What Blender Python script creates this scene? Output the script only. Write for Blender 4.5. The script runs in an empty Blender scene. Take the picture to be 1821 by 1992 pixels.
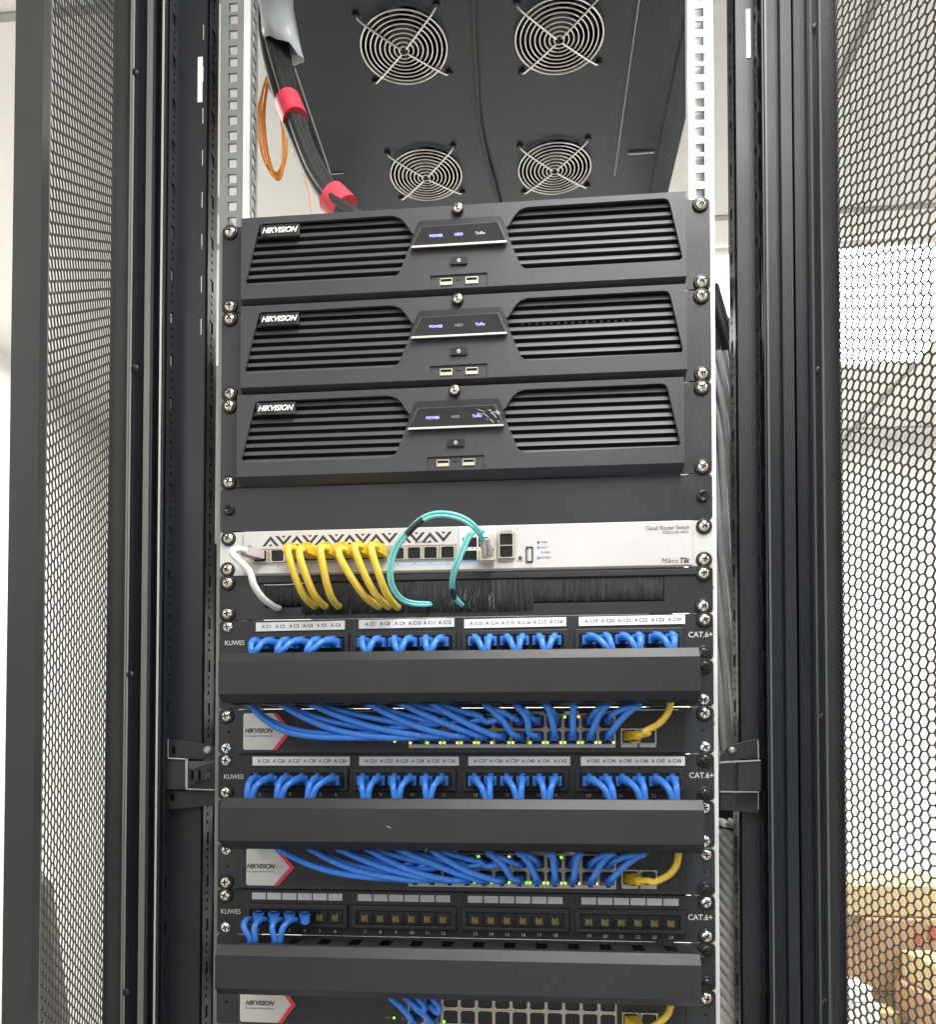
import bpy, math, random
from mathutils import Vector, Matrix
from mathutils.geometry import tessellate_polygon
random.seed(7)
S = bpy.context.scene
COL = S.collection

# ------------------------------------------------------------ camera
CAM = (69.472, -805.335, 1038.84)
ROT = ((.995836248, -.0911442637, .00169982035), (.0911581396, .995518869, -.0251470867), (.000599809462, .0251973329, .999682317))
FPX, PCX, PCY = 1616.65, 885.885, 1450.98
cd = bpy.data.cameras.new('camera'); cam = bpy.data.objects.new('camera', cd); COL.objects.link(cam)
m = Matrix(((ROT[0][0], ROT[0][2], -ROT[0][1], CAM[0]*.001), (ROT[1][0], ROT[1][2], -ROT[1][1], CAM[1]*.001), (ROT[2][0], ROT[2][2], -ROT[2][1], CAM[2]*.001), (0, 0, 0, 1)))
cam.matrix_world = m
cd.sensor_fit = 'HORIZONTAL'; cd.sensor_width = 36; cd.lens = 36*FPX/1821
cd.shift_x = (910.5-PCX)/1821; cd.shift_y = (PCY-996)/1821
cd.clip_start = .01; cd.clip_end = 60
S.camera = cam

def at(px, py, Y):
    """the point (x, z) in mm that the photo shows at px, py if it lies at depth Y"""
    v = ((px-PCX)/FPX, 1.0, -(py-PCY)/FPX)
    d = [sum(ROT[i][j]*v[j] for j in range(3)) for i in range(3)]
    t = (Y-CAM[1])/d[1]
    return CAM[0]+d[0]*t, CAM[2]+d[2]*t
def atz(px, py, Z):
    v = ((px-PCX)/FPX, 1.0, -(py-PCY)/FPX)
    d = [sum(ROT[i][j]*v[j] for j in range(3)) for i in range(3)]
    t = (Z-CAM[2])/d[2]
    return CAM[0]+d[0]*t, CAM[1]+d[1]*t
def P(px, py, Y):
    x, z = at(px, py, Y); return (x, Y, z)

# ------------------------------------------------------------ light, world, exposure
W = bpy.data.worlds.new('World'); S.world = W; W.use_nodes = True
bg = W.node_tree.nodes['Background']; bg.inputs[0].default_value = (.93, .97, 1, 1); bg.inputs[1].default_value = .46
def area(name, loc, size, power, rot, col=(1, .97, .92), sy=None):
    l = bpy.data.lights.new(name, 'AREA'); l.energy = power; l.color = col; l.shape = 'RECTANGLE'; l.size = size; l.size_y = sy or size
    o = bpy.data.objects.new(name, l); COL.objects.link(o); o.location = loc; o.rotation_euler = rot; return o
area('room_lamp_front', (.38, -.56, 2.2), .6, 20, (0, 0, 0), col=(1, .98, .95), sy=1.1)
area('room_lamp_behind', (-1.1, -1.7, 2.2), .6, 14, (0, 0, 0), col=(1, .97, .92), sy=1.2)
area('room_lamp_rear', (.606, 1.42, 2.2), 1.2, 6, (0, 0, 0), sy=.6)
area('room_lamp_aisle', (1.9, -.1, 2.2), .6, 26, (0, 0, 0), col=(.84, .92, 1), sy=1.2)
area('room_lamp_left', (-1.0, .9, 2.2), .6, 11, (0, 0, 0), sy=1.2)
S.view_settings.view_transform = 'Standard'; S.view_settings.look = 'None'; S.view_settings.exposure = .8; S.view_settings.gamma = 1
S.render.engine = 'CYCLES'
S.cycles.max_bounces = 8; S.cycles.diffuse_bounces = 4; S.cycles.glossy_bounces = 4; S.cycles.sample_clamp_indirect = 4
S.cycles.caustics_reflective = False; S.cycles.caustics_refractive = False

# ------------------------------------------------------------ materials
M = {}
def mat(name, col, rough=.5, metal=0, noise=0, scale=60, bump=0, bscale=400, coat=0, emit=None, estr=0, alpha=1, trans=0, rvar=0, ior=1.45, stretch=None, spec=None):
    a = bpy.data.materials.new(name); a.use_nodes = True; nt = a.node_tree; b = nt.nodes['Principled BSDF']
    b.inputs['Base Color'].default_value = (*col, 1); b.inputs['Roughness'].default_value = rough; b.inputs['Metallic'].default_value = metal
    b.inputs['Coat Weight'].default_value = coat; b.inputs['IOR'].default_value = ior
    if spec is not None: b.inputs['Specular IOR Level'].default_value = spec
    if trans: b.inputs['Transmission Weight'].default_value = trans
    if alpha < 1: b.inputs['Alpha'].default_value = alpha
    if emit: b.inputs['Emission Color'].default_value = (*emit, 1); b.inputs['Emission Strength'].default_value = estr
    tc = nt.nodes.new('ShaderNodeTexCoord'); src = tc.outputs['Object']
    if stretch:
        mp = nt.nodes.new('ShaderNodeMapping'); mp.inputs['Scale'].default_value = stretch; nt.links.new(src, mp.inputs['Vector']); src = mp.outputs['Vector']
    if noise or rvar:
        n = nt.nodes.new('ShaderNodeTexNoise'); n.inputs['Scale'].default_value = scale; n.inputs['Detail'].default_value = 6; nt.links.new(src, n.inputs['Vector'])
        if noise:
            mx = nt.nodes.new('ShaderNodeMix'); mx.data_type = 'RGBA'
            mx.inputs['A'].default_value = (*[c*(1-noise) for c in col], 1); mx.inputs['B'].default_value = (*[min(1, c*(1+noise)) for c in col], 1)
            nt.links.new(n.outputs['Fac'], mx.inputs['Factor']); nt.links.new(mx.outputs['Result'], b.inputs['Base Color'])
        if rvar:
            r = nt.nodes.new('ShaderNodeMapRange'); r.inputs['From Min'].default_value = .3; r.inputs['From Max'].default_value = .7
            r.inputs['To Min'].default_value = max(.02, rough-rvar); r.inputs['To Max'].default_value = min(1, rough+rvar)
            nt.links.new(n.outputs['Fac'], r.inputs['Value']); nt.links.new(r.outputs['Result'], b.inputs['Roughness'])
    if bump:
        n2 = nt.nodes.new('ShaderNodeTexNoise'); n2.inputs['Scale'].default_value = bscale; n2.inputs['Detail'].default_value = 4; nt.links.new(src, n2.inputs['Vector'])
        bp = nt.nodes.new('ShaderNodeBump'); bp.inputs['Strength'].default_value = bump; bp.inputs['Distance'].default_value = .001
        nt.links.new(n2.outputs['Fac'], bp.inputs['Height']); nt.links.new(bp.outputs['Normal'], b.inputs['Normal'])
    M[name] = a; return a
mat('black_powder', (.024, .025, .027), .42, noise=.18, scale=14, bump=.12, bscale=1400, rvar=.07)
mat('post_black', (.016, .019, .024), .46, noise=.15, scale=9, bump=.06, bscale=1200, rvar=.08)
mat('door_black', (.026, .028, .027), .42, noise=.15, scale=9, bump=.08, bscale=1200, rvar=.06)
mat('mesh_black', (.045, .045, .043), .2, noise=.1, scale=20)
mat('cover_black', (.024, .025, .027), .34, noise=.14, scale=11, bump=.2, bscale=2200, rvar=.06)
mat('bezel_black', (.040, .043, .048), .40, noise=.12, scale=12, bump=.22, bscale=2600, rvar=.05)
mat('slat_black', (.065, .068, .075), .48, noise=.1, scale=12, bump=.1, bscale=2600)
mat('roof_black', (.014, .020, .030), .33, noise=.2, scale=5, bump=.1, bscale=900, rvar=.08)
mat('switch_black', (.032, .037, .044), .40, noise=.15, scale=16, bump=.1, bscale=1600)
mat('plastic_black', (.018, .018, .019), .35, noise=.2, scale=30)
mat('void_black', (.006, .006, .006), .8)
mat('port_black', (.010, .010, .011), .3)
mat('screen_black', (.02, .02, .022), .12, coat=.6, noise=.2, scale=12)
mat('galvanized', (.21, .23, .22), .5, metal=.4, noise=.18, scale=35, bump=.1, bscale=300, rvar=.06)
mat('galvanized_lit', (.84, .84, .82), .42, metal=.4, noise=.12, scale=30, rvar=.1)  # rail metal with the light on it put into the colour
mat('zinc_dull', (.42, .43, .42), .45, metal=.6, noise=.15, scale=30, rvar=.1)
mat('highlight_dim', (.10, .11, .12), .45)
mat('highlight_pale', (.50, .49, .46), .45, metal=.3)
mat('strip_grey', (.17, .17, .16), .45, noise=.1, scale=20)
mat('nickel', (.86, .78, .64), .16, metal=1, noise=.1, scale=300, bump=.5, bscale=260)
mat('zinc_screw', (.82, .86, .9), .2, metal=1, noise=.1, scale=300, bump=.5, bscale=260)
mat('black_screw', (.03, .03, .03), .22, metal=.4, bump=.4, bscale=260)
mat('wire_chrome', (.85, .83, .78), .28, metal=.9, noise=.1, scale=80)
mat('router_white', (.60, .58, .575), .45, noise=.07, scale=14, rvar=.1)
mat('router_ear', (.66, .66, .63), .4, noise=.1, scale=22, rvar=.1)
mat('label_white', (.88, .87, .85), .85, noise=.05, scale=60, spec=.15)
mat('label_cream', (.66, .65, .62), .55, noise=.07, scale=40)
mat('label_grey', (.60, .58, .59), .6, noise=.08, scale=60)
mat('print_white', (.72, .72, .72), .6)
mat('print_grey', (.28, .29, .3), .6)
mat('print_dark', (.035, .035, .035), .6)
mat('print_faint', (.11, .105, .10), .6)
mat('led_blue_dot', (.03, .08, .7), emit=(.1, .2, 1), estr=.5)
mat('print_bold', (.05, .05, .04), .5)
mat('print_blue', (.45, .62, .85), .6)
mat('silver_trim', (.85, .84, .8), .22, metal=.6)
mat('usb_metal', (.85, .78, .6), .3, metal=.8)
mat('port_metal', (.52, .47, .40), .42, metal=.7, noise=.15, scale=120)
mat('gold', (.36, .27, .11), .5, metal=.6)
mat('blue_jacket', (.048, .21, .70), .25, noise=.25, scale=260, bump=.35, bscale=500)
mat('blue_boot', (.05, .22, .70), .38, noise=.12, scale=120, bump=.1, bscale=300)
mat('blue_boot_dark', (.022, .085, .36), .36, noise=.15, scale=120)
mat('yellow_jacket', (.80, .56, .07), .45, noise=.12, scale=160, bump=.6, bscale=220)
mat('yellow_boot', (.88, .60, .04), .35, noise=.1, scale=90, trans=.1)
mat('white_jacket', (.78, .76, .72), .42, noise=.08, scale=160, bump=.3, bscale=220)
mat('clear_boot', (.85, .78, .74), .25, trans=.45)
mat('teal_jacket', (.20, .58, .56), .38, noise=.1, scale=160, bump=.1)
mat('black_jacket', (.022, .022, .022), .5, noise=.2, scale=60, bump=.3, bscale=160)
mat('grey_jacket', (.26, .27, .27), .5, noise=.5, scale=25, bump=.3, bscale=160)
mat('orange_fibre', (.80, .32, .03), .4)
mat('red_tape', (.80, .06, .09), .42, noise=.12, scale=40, bump=.3, bscale=60)
mat('foil', (.70, .73, .76), .3, noise=.15, scale=20, bump=.8, bscale=30, trans=.25)
mat('torn_film', (.8, .8, .8), .15, trans=.6)
mat('bristle', (.05, .05, .05), .3, noise=.5, scale=90)
mat('braid_lead', (.50, .50, .49), .45, noise=.3, scale=50, bump=.3, bscale=400)
mat('braid', (.70, .68, .64), .5, noise=.4, scale=80, bump=.4, bscale=300)
mat('side_blue', (.015, .05, .17), .45)
mat('led_green', (.1, .9, .05), emit=(.18, 1, .03), estr=2.2)
mat('led_amber', (.9, .5, .1), emit=(1, .50, .12), estr=2.0)
mat('led_blue', (.3, .3, 1), emit=(.22, .22, 1), estr=2.0)
mat('led_white', (.6, .7, 1), emit=(.75, .85, 1), estr=4.0)
mat('led_off', (.08, .08, .08), .3)
mat('lamp_diffuser', (1, 1, 1), emit=(1, .99, .97), estr=13)
mat('wall_paint', (.80, .79, .76), .8, noise=.03, scale=3)
mat('ceiling_tile', (.82, .81, .79), .85, noise=.05, scale=6, bump=.2, bscale=200)
mat('seam_grey', (.38, .37, .35), .8)
mat('floor_tile', (.42, .40, .37), .5, noise=.08, scale=4)
mat('cardboard', (.40, .25, .13), .8, noise=.12, scale=10, bump=.15, bscale=90)
mat('cardboard_light', (.52, .36, .21), .8, noise=.1, scale=10)
mat('box_yellow', (.56, .43, .22), .6, noise=.08, scale=8)
mat('red_print', (.42, .09, .05), .6)
mat('dark_board', (.10, .095, .085), .6, noise=.3, scale=10)
mat('paper_white', (.85, .84, .80), .7, noise=.08, scale=10)

# ------------------------------------------------------------ mesh helpers (all lengths in mm)
BASE = {}
class MB:
    def __init__(s): s.v = []; s.f = []; s.sm = []
    def add(s, vs, fs, smooth=False):
        n = len(s.v); s.v += [tuple(v) for v in vs]; s.f += [tuple(i+n for i in f) for f in fs]; s.sm += [smooth]*len(fs); return s
    def box(s, x0, x1, y0, y1, z0, z1):
        if x0 > x1: x0, x1 = x1, x0
        if y0 > y1: y0, y1 = y1, y0
        if z0 > z1: z0, z1 = z1, z0
        return s.add([(x0, y0, z0), (x1, y0, z0), (x1, y1, z0), (x0, y1, z0), (x0, y0, z1), (x1, y0, z1), (x1, y1, z1), (x0, y1, z1)],
                     [(0, 3, 2, 1), (4, 5, 6, 7), (0, 1, 5, 4), (1, 2, 6, 5), (2, 3, 7, 6), (3, 0, 4, 7)])
    def plate(s, loops, fmap, t0=0, t1=1, walls=True, outer_wall=True):
        """flat sheet with holes: loops[0] outline, the rest holes (lists of (u,v)); fmap(u,v,t)->xyz"""
        pts = [p for l in loops for p in l]
        tris = tessellate_polygon([[Vector((u, v, 0)) for u, v in l] for l in loops])
        n = len(pts)
        vs = [fmap(u, v, t0) for u, v in pts]+[fmap(u, v, t1) for u, v in pts]
        fs = [tuple(t) for t in tris]+[tuple(i+n for i in reversed(t)) for t in tris]
        k = 0
        for li, l in enumerate(loops):
            if walls and (li or outer_wall):
                for i in range(len(l)):
                    a = k+i; b = k+(i+1) % len(l); fs.append((a, b, b+n, a+n))
            k += len(l)
        return s.add(vs, fs)
    def xz(s, loops, y0, y1): return s.plate(loops, lambda u, v, t: (u, y0+(y1-y0)*t, v))
    def tube(s, pts, r, n=8, smooth=True, sub=6, rfun=None, spline=True, cap=True, flat=1):
        pts = [Vector(p) for p in pts]
        if spline and len(pts) > 2:
            q = [pts[0]*2-pts[1]]+pts+[pts[-1]*2-pts[-2]]; out = []
            for i in range(1, len(q)-2):
                a, b, c, d = q[i-1:i+3]
                for k in range(sub):
                    t = k/sub; out.append(.5*((2*b)+(c-a)*t+(2*a-5*b+4*c-d)*t*t+(3*b-a-3*c+d)*t**3))
            out.append(pts[-1]); pts = out
        T = [(pts[min(i+1, len(pts)-1)]-pts[max(i-1, 0)]).normalized() for i in range(len(pts))]
        up = Vector((0, 0, 1)) if abs(T[0].z) < .9 else Vector((0, -1, 0))
        N = (up-T[0]*up.dot(T[0])).normalized(); vs = []; fs = []
        for i, p in enumerate(pts):
            N = (N-T[i]*N.dot(T[i])).normalized(); B = T[i].cross(N)
            rr = r*(rfun(i/(len(pts)-1)) if rfun else 1)
            for k in range(n):
                a = 2*math.pi*k/n; vs.append(p+N*math.cos(a)*rr+B*math.sin(a)*rr*flat)
        for i in range(len(pts)-1):
            for k in range(n):
                k2 = (k+1) % n; fs.append((i*n+k, i*n+k2, (i+1)*n+k2, (i+1)*n+k))
        s.add(vs, fs, smooth)
        if cap: s.add(vs[:n], [tuple(range(n))]); s.add(vs[-n:], [tuple(reversed(range(n)))])
        return s
    def lathe(s, prof, c, n=20, axis='y', smooth=True):
        """prof: list of (r, h) along axis from c"""
        vs = []; fs = []
        for r, h in prof:
            for k in range(n):
                a = 2*math.pi*k/n; u, v = r*math.cos(a), r*math.sin(a)
                vs.append((c[0]+u, c[1]+h, c[2]+v) if axis == 'y' else (c[0]+u, c[1]+v, c[2]+h))
        for i in range(len(prof)-1):
            for k in range(n):
                k2 = (k+1) % n; fs.append((i*n+k, (i+1)*n+k, (i+1)*n+k2, i*n+k2))
        s.add(vs, fs, smooth); s.add(vs[:n], [tuple(range(n))]); s.add(vs[-n:], [tuple(reversed(range(n)))]); return s
    def extrude_x(s, prof, x0, x1):
        """closed (y,z) outline run along x"""
        return s.plate([prof], lambda u, v, t: (x0+(x1-x0)*t, u, v))
    def extrude_z(s, prof, z0, z1):
        return s.plate([prof], lambda u, v, t: (u, v, z0+(z1-z0)*t))
    def build(s, name, mt, parent=None, origin=None, bevel=0, seg=2):
        o0 = BASE[parent.name] if parent else (origin or (0, 0, 0))
        me = bpy.data.meshes.new(name)
        me.from_pydata([((v[0]-o0[0])*.001, (v[1]-o0[1])*.001, (v[2]-o0[2])*.001) for v in s.v], [], s.f)
        me.polygons.foreach_set('use_smooth', s.sm); me.materials.append(M[mt] if isinstance(mt, str) else mt)
        fixn(me)
        o = bpy.data.objects.new(name, me); COL.objects.link(o)
        if parent: o.parent = parent
        else: o.location = [c*.001 for c in o0]
        BASE[o.name] = o0
        if bevel:
            b = o.modifiers.new('bevel', 'BEVEL'); b.width = bevel*.001; b.segments = seg; b.limit_method = 'ANGLE'; b.angle_limit = math.radians(40)
        return o
import bmesh
def fixn(me):
    bm = bmesh.new(); bm.from_mesh(me); bmesh.ops.recalc_face_normals(bm, faces=bm.faces); bm.to_mesh(me); bm.free(); me.update()
def tag(o, label=None, cat=None, group=None, kind=None):
    if label: o['label'] = label
    if cat: o['category'] = cat
    if group: o['group'] = group
    if kind: o['kind'] = kind
    return o
def thing(name, origin, label, cat, group=None):
    o = bpy.data.objects.new(name, None); COL.objects.link(o); o.location = [c*.001 for c in origin]; o.empty_display_size = .02
    BASE[o.name] = tuple(origin); return tag(o, label, cat, group)
def inst(name, me, parent, p):
    """a part that shares mesh data, at world mm position p, under parent"""
    o = bpy.data.objects.new(name, me); COL.objects.link(o); o.parent = parent; b = BASE[parent.name]
    o.location = [(p[i]-b[i])*.001 for i in range(3)]; BASE[o.name] = tuple(p); return o
def mesh_only(mb, name, mt):
    me = bpy.data.meshes.new(name); me.from_pydata([(a*.001, b*.001, c*.001) for a, b, c in mb.v], [], mb.f)
    me.polygons.foreach_set('use_smooth', mb.sm); me.materials.append(M[mt]); fixn(me); return me
def rrect(x0, x1, z0, z1, r=3, n=4):
    out = []
    for cx, cz, a0 in ((x1-r, z1-r, 0), (x0+r, z1-r, 90), (x0+r, z0+r, 180), (x1-r, z0+r, 270)):
        for k in range(n+1):
            a = math.radians(a0+90*k/n); out.append((cx+r*math.cos(a), cz+r*math.sin(a)))
    return out
def circ(cx, cz, r, n=16): return [(cx+r*math.cos(2*math.pi*k/n), cz+r*math.sin(2*math.pi*k/n)) for k in range(n)]

# lettering: built-in font turned to mesh
TXT = {}
def glyphs(s, shear, bold, space):
    key = (s, shear, bold, space)
    if key in TXT: return TXT[key]
    c = bpy.data.curves.new('text_tmp', 'FONT'); c.body = s; c.size = 1; c.extrude = .012; c.align_x = 'CENTER'; c.align_y = 'CENTER'
    c.shear = shear; c.offset = bold; c.space_character = space; c.resolution_u = 3
    o = bpy.data.objects.new('text_tmp', c); COL.objects.link(o); bpy.context.view_layer.update()
    dg = bpy.context.evaluated_depsgraph_get(); me = bpy.data.meshes.new_from_object(o.evaluated_get(dg))
    r = ([tuple(v.co) for v in me.vertices], [tuple(p.vertices) for p in me.polygons])
    bpy.data.objects.remove(o); bpy.data.curves.remove(c); bpy.data.meshes.remove(me); TXT[key] = r; return r
def lettering(items, Y, name, mt, parent, shear=0, bold=0, space=1, wide=1):
    """items: (string, x, z, size[, xscale]); faces the -y side, sits 0.15 mm proud of Y"""
    b = MB()
    for it in items:
        s, x, z, size = it[:4]; w = it[4] if len(it) > 4 else wide
        vs, fs = glyphs(s, shear, bold, space)
        b.add([(x+u*size*w, Y-.15-t*size*.5, z+v*size) for u, v, t in vs], fs)
    return b.build(name, mt, parent)

# ------------------------------------------------------------ the room
room = MB().add([(-3500, -4000, 0), (3500, -4000, 0), (3500, 2300, 0), (-3500, 2300, 0)], [(0, 1, 2, 3)]).build('floor', 'floor_tile'); tag(room, kind='structure')
CZ = 2235
cl = MB().box(-1452, 2650, -3000, 2300, CZ, CZ+20).build('ceiling', 'ceiling_tile'); tag(cl, kind='structure')
b = MB()
for k in range(9): y = 2300-80-600*k; b.box(-850, 2640, y-7, y+7, CZ-3, CZ+1)
for k in range(6): x = 606-600-600+600*k; b.box(x-9, x+9, -2950, 2290, CZ-2, CZ+1)
tag(b.build('ceiling_grid', 'seam_grey'), kind='structure')
tag(MB().box(-1600, 2650, 2300, 2380, 0, 2300).build('wall_back', 'wall_paint'), kind='structure')
tag(MB().box(-1530, -1450, -3000, 2300, 0, 2300).build('wall_left', 'wall_paint'), kind='structure')
tag(MB().box(2600, 2680, -3000, 2300, 0, 2300).build('wall_right', 'wall_paint'), kind='structure')
lp = thing('ceiling_light', (606, 1420, CZ), 'glaring white ceiling light panel seen behind the right side of the rack', 'ceiling light')
f = MB().plate([[(6, 1120), (1206, 1120), (1206, 1720), (6, 1720)], [(22, 1136), (1190, 1136), (1190, 1704), (22, 1704)]], lambda u, v, t: (u, v, CZ-4-10*t)).build('frame', 'paper_white', lp)
MB().box(22, 1190, 1136, 1704, CZ-10, CZ-6).build('diffuser', 'lamp_diffuser', lp)

# boxes behind the right door
def carton(name, x0, x1, y0, y1, z0, z1, mt, label, tape=True, extra=None):
    t = thing(name, ((x0+x1)/2, (y0+y1)/2, z0), label, 'box', None)
    MB().box(x0, x1, y0, y1, z0, z1).build('carton_body', mt, t, bevel=3)
    if tape: MB().box((x0+x1)/2-25, (x0+x1)/2+25, y0-.6, y0+.1, z1-60, z1+.5).box((x0+x1)/2-25, (x0+x1)/2+25, y0, y1, z1+.1, z1+.6).build('packing_tape', 'box_yellow', t)
    if extra: extra(t)
    return t
def cx(px, Y): return at(px, 1700, Y)[0]
YB = 1500
carton('cardboard_box', cx(1640, YB), cx(1800, YB), YB, YB+400, 0, at(0, 1885, YB)[1], 'cardboard_light', 'pale brown cardboard box at the bottom of the stack behind the right mesh door')
def ex1(t):
    x0, x1 = cx(1770, YB), cx(1784, YB)
    MB().box(x0, x1, YB-17, YB-15.5, at(0, 1800, YB)[1], at(0, 1780, YB)[1]).build('red_mark', 'red_print', t)
z1 = at(0, 1885, YB)[1]
carton('cardboard_box', cx(1678, YB), cx(1795, YB), YB-16, YB+380, z1+3, at(0, 1757, YB)[1], 'cardboard', 'brown cardboard box with red marks, under the yellow box behind the right mesh door', False, ex1)
z2 = at(0, 1757, YB)[1]
carton('cardboard_box', cx(1645, YB), cx(1900, YB), YB+10, YB+330, z2+3, at(0, 1700, YB)[1], 'box_yellow', 'yellow box on top of the stack behind the right mesh door', False)
carton('cardboard_box', cx(1797, YB-200), cx(1990, YB-200), YB-260, YB-30, 0, at(0, 1893, YB-200)[1], 'cardboard', 'brown cardboard box on the floor at the right, topped with a yellow carton')
z3 = at(0, 1893, YB-200)[1]
carton('cardboard_box', cx(1812, YB-200), cx(1990, YB-200), YB-240, YB-30, z3+3, z3+75, 'box_yellow', 'small yellow carton lying on the right-hand brown box', False)
b = MB(); random.seed(3)
for k in range(7):
    x = cx(1640+6*k, YB-60); h = random.uniform(8, 30)
z0 = 0
for k in range(9):
    h = random.choice((38, 52, 70)); xa = cx(1632+random.uniform(0, 12), YB-60); xb = cx(1662+random.uniform(0, 20), YB-60)
    b.box(xa, xb, YB-140-random.uniform(0, 14), YB-30, z0, z0+h-3); z0 += h
tag(b.build('paper_stack', 'paper_white', origin=(cx(1655, YB), YB-80, 0), bevel=2), 'stack of white packets beside the brown boxes, behind the right mesh door', 'paper stack')
def ex2(t):
    x0 = cx(1800, YB)
    MB().box(x0+4, x0+24, YB-3, YB+.5, at(0, 1795, YB)[1], at(0, 1768, YB)[1]).build('red_mark', 'red_print', t)
    MB().box(x0+6, x0+22, YB-3, YB+.5, at(0, 1905, YB)[1], at(0, 1885, YB)[1]).build('red_mark', 'red_print', t)
carton('cardboard_box', cx(1799, YB), cx(1960, YB), YB, YB+380, 0, z2, 'cardboard_light', 'light brown box with two red marks at the right edge behind the door', False, ex2)
carton('cardboard_box', cx(1690, YB-120), cx(1752, YB-120), YB-120, YB-24, 0, at(0, 1925, YB-120)[1], 'cardboard', 'small dark brown box in front of the stack behind the right mesh door', True)
tag(MB().box(cx(1680, YB), cx(1796, YB), YB-14, YB+300, z1+.5, z1+2.5).build('gap_shade', 'dark_board', origin=(cx(1740, YB), YB, z1)), 'shaded gap between two brown boxes of the stack, built as a dark slab', 'shade')  # shade between the boxes, built as a thin dark slab
# dark board leaning, seen through the foot of the left mesh
YD = 900
q = [at(60, 1700, YD), at(86, 1720, YD), at(120, 1990, YD), at(150, 2300, YD), at(60, 2300, YD)]
q = [(x, max(z, 5)) for x, z in q]
tag(MB().xz([q], YD, YD+30).build('leaning_board', 'dark_board', origin=(q[0][0], YD, 0)), 'dark board leaning behind the foot of the left mesh door', 'board')

# ------------------------------------------------------------ the rack
HB, HT = 60, 1998
U = 44.45; ZT = 1585.0
def zu(u): return ZT-U*u
rack = thing('server_rack', (0, 300, 0), 'tall black server rack with mesh double doors and four fans in its roof', 'server rack')
MB().box(-345, 345, -10, 900, 0, HB).build('plinth', 'black_powder', rack, bevel=2)

def post(sg):
    t = 2.0
    XA, XB, ye = (299, 266, 37) if sg < 0 else (289, 270.5, 42)
    ra, rb = (314, 321.5) if sg < 0 else (309, 319)
    prof = [(345, -8), (333, -8), (333, 1), (rb, 1), (rb, -5), (ra, -5), (ra, 4), (XA+3.5, 4), (XA+3.5, -8), (XA, -8)]
    b = MB()
    for (x0, y0), (x1, y1) in zip(prof, prof[1:]):
        if y0 == y1: b.box(sg*x0, sg*x1, y0, y0+t, HB, HT)
        else: b.box(sg*(x0-t), sg*x0, min(y0, y1), max(y0, y1)+t, HB, HT)
    # outer side skin and front sheet between the perforated folds
    b.box(sg*345, sg*343, -8, 60, HB, HT)
    # front sheet with thin slots near its inner edge
    n = int((HT-HB)/U)
    for k in range(n+1):
        za = HT-k*U; zb = max(za-U, HB)
        if zb >= za: continue
        hole = [(XB+3.5, za-6), (XB+5.2, za-6), (XB+5.2, za-24), (XB+3.5, za-24)] if za-U > HB and sg < 0 and za > 1500 else None
        loops = [[(XA, za), (XB, za), (XB, zb), (XA, zb)]]
        if hole: loops.append(hole)
        b.plate(loops, lambda u, v, s: (sg*u, 15+t*s, v), outer_wall=False)
        # perforated folds
        for X, ya, yb in ((XA, -6 if sg < 0 else 0, 16), (XB, 17, ye)):
            lo = [[(ya, za), (yb, za), (yb, zb), (ya, zb)]]
            if za-U > HB:
                ym = (ya+yb)/2+1
                lo.append([(ym-4, za-4), (ym+4, za-4), (ym+4, za-16), (ym-4, za-16)])
                for zz in (22, 30, 38): lo.append(circ(ym, za-zz, 2.1, 8))
            b.plate(lo, lambda u, v, s: (sg*(X-t*s), u, v), outer_wall=False)
    b.box(sg*(XA+2.4), sg*(XA+3.2), -5.5 if sg < 0 else .5, 34, HB, HT).box(sg*(XB+2.4), sg*(XB+3.2), 17.2, ye+16, HB, HT)
    o = b.build('corner_post', 'post_black', rack)
    # sticker
    px0, px1, py0, py1 = (385.5, 394, 113, 200) if sg < 0 else (1451, 1460, 20, 114)
    xa, za = at(px0, py0, 15); xb, zb = at(px1, py1, 15)
    MB().box(xa, xb, 14.2, 14.95, za, zb).build('sticker', 'label_white', o)
    # small rivets
    for px, py in (((263, 140), (263, 715), (254, 1312), (245, 1930)) if sg < 0 else ((1588, 52), (1594, 720), (1601, 1395), (1606, 1950))):
        x, z = at(px, py, -9)
        MB().lathe([(4.0, 0), (3.4, -1.3), (1.2, -1.9)], (x if sg > 0 else x-1, -8, z), 14).build('rivet', 'post_black', o)
    bb = MB(); bb.box(sg*(XA+2.2), sg*(XA+4), -9.2, -8.1, HB, HT).box(sg*333, sg*334.6, -9.2, -8.1, HB, HT)  # strips put in as the highlights along the post edges
    bb.build('edge_highlight', 'highlight_pale' if sg < 0 else 'highlight_dim', o)
    if sg < 0: MB().box(-ra-6.5, -ra-.6, -6.4, -5.1, HB, HT).build('ridge_strip', 'strip_grey', o)  # lighter grey strip on the front of the ridge
    return o
post(-1); post(1)
for sg in (-1, 1): MB().box(sg*345, sg*300, 850, 900, HB, HT).build('rear_post', 'post_black', rack)

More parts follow.
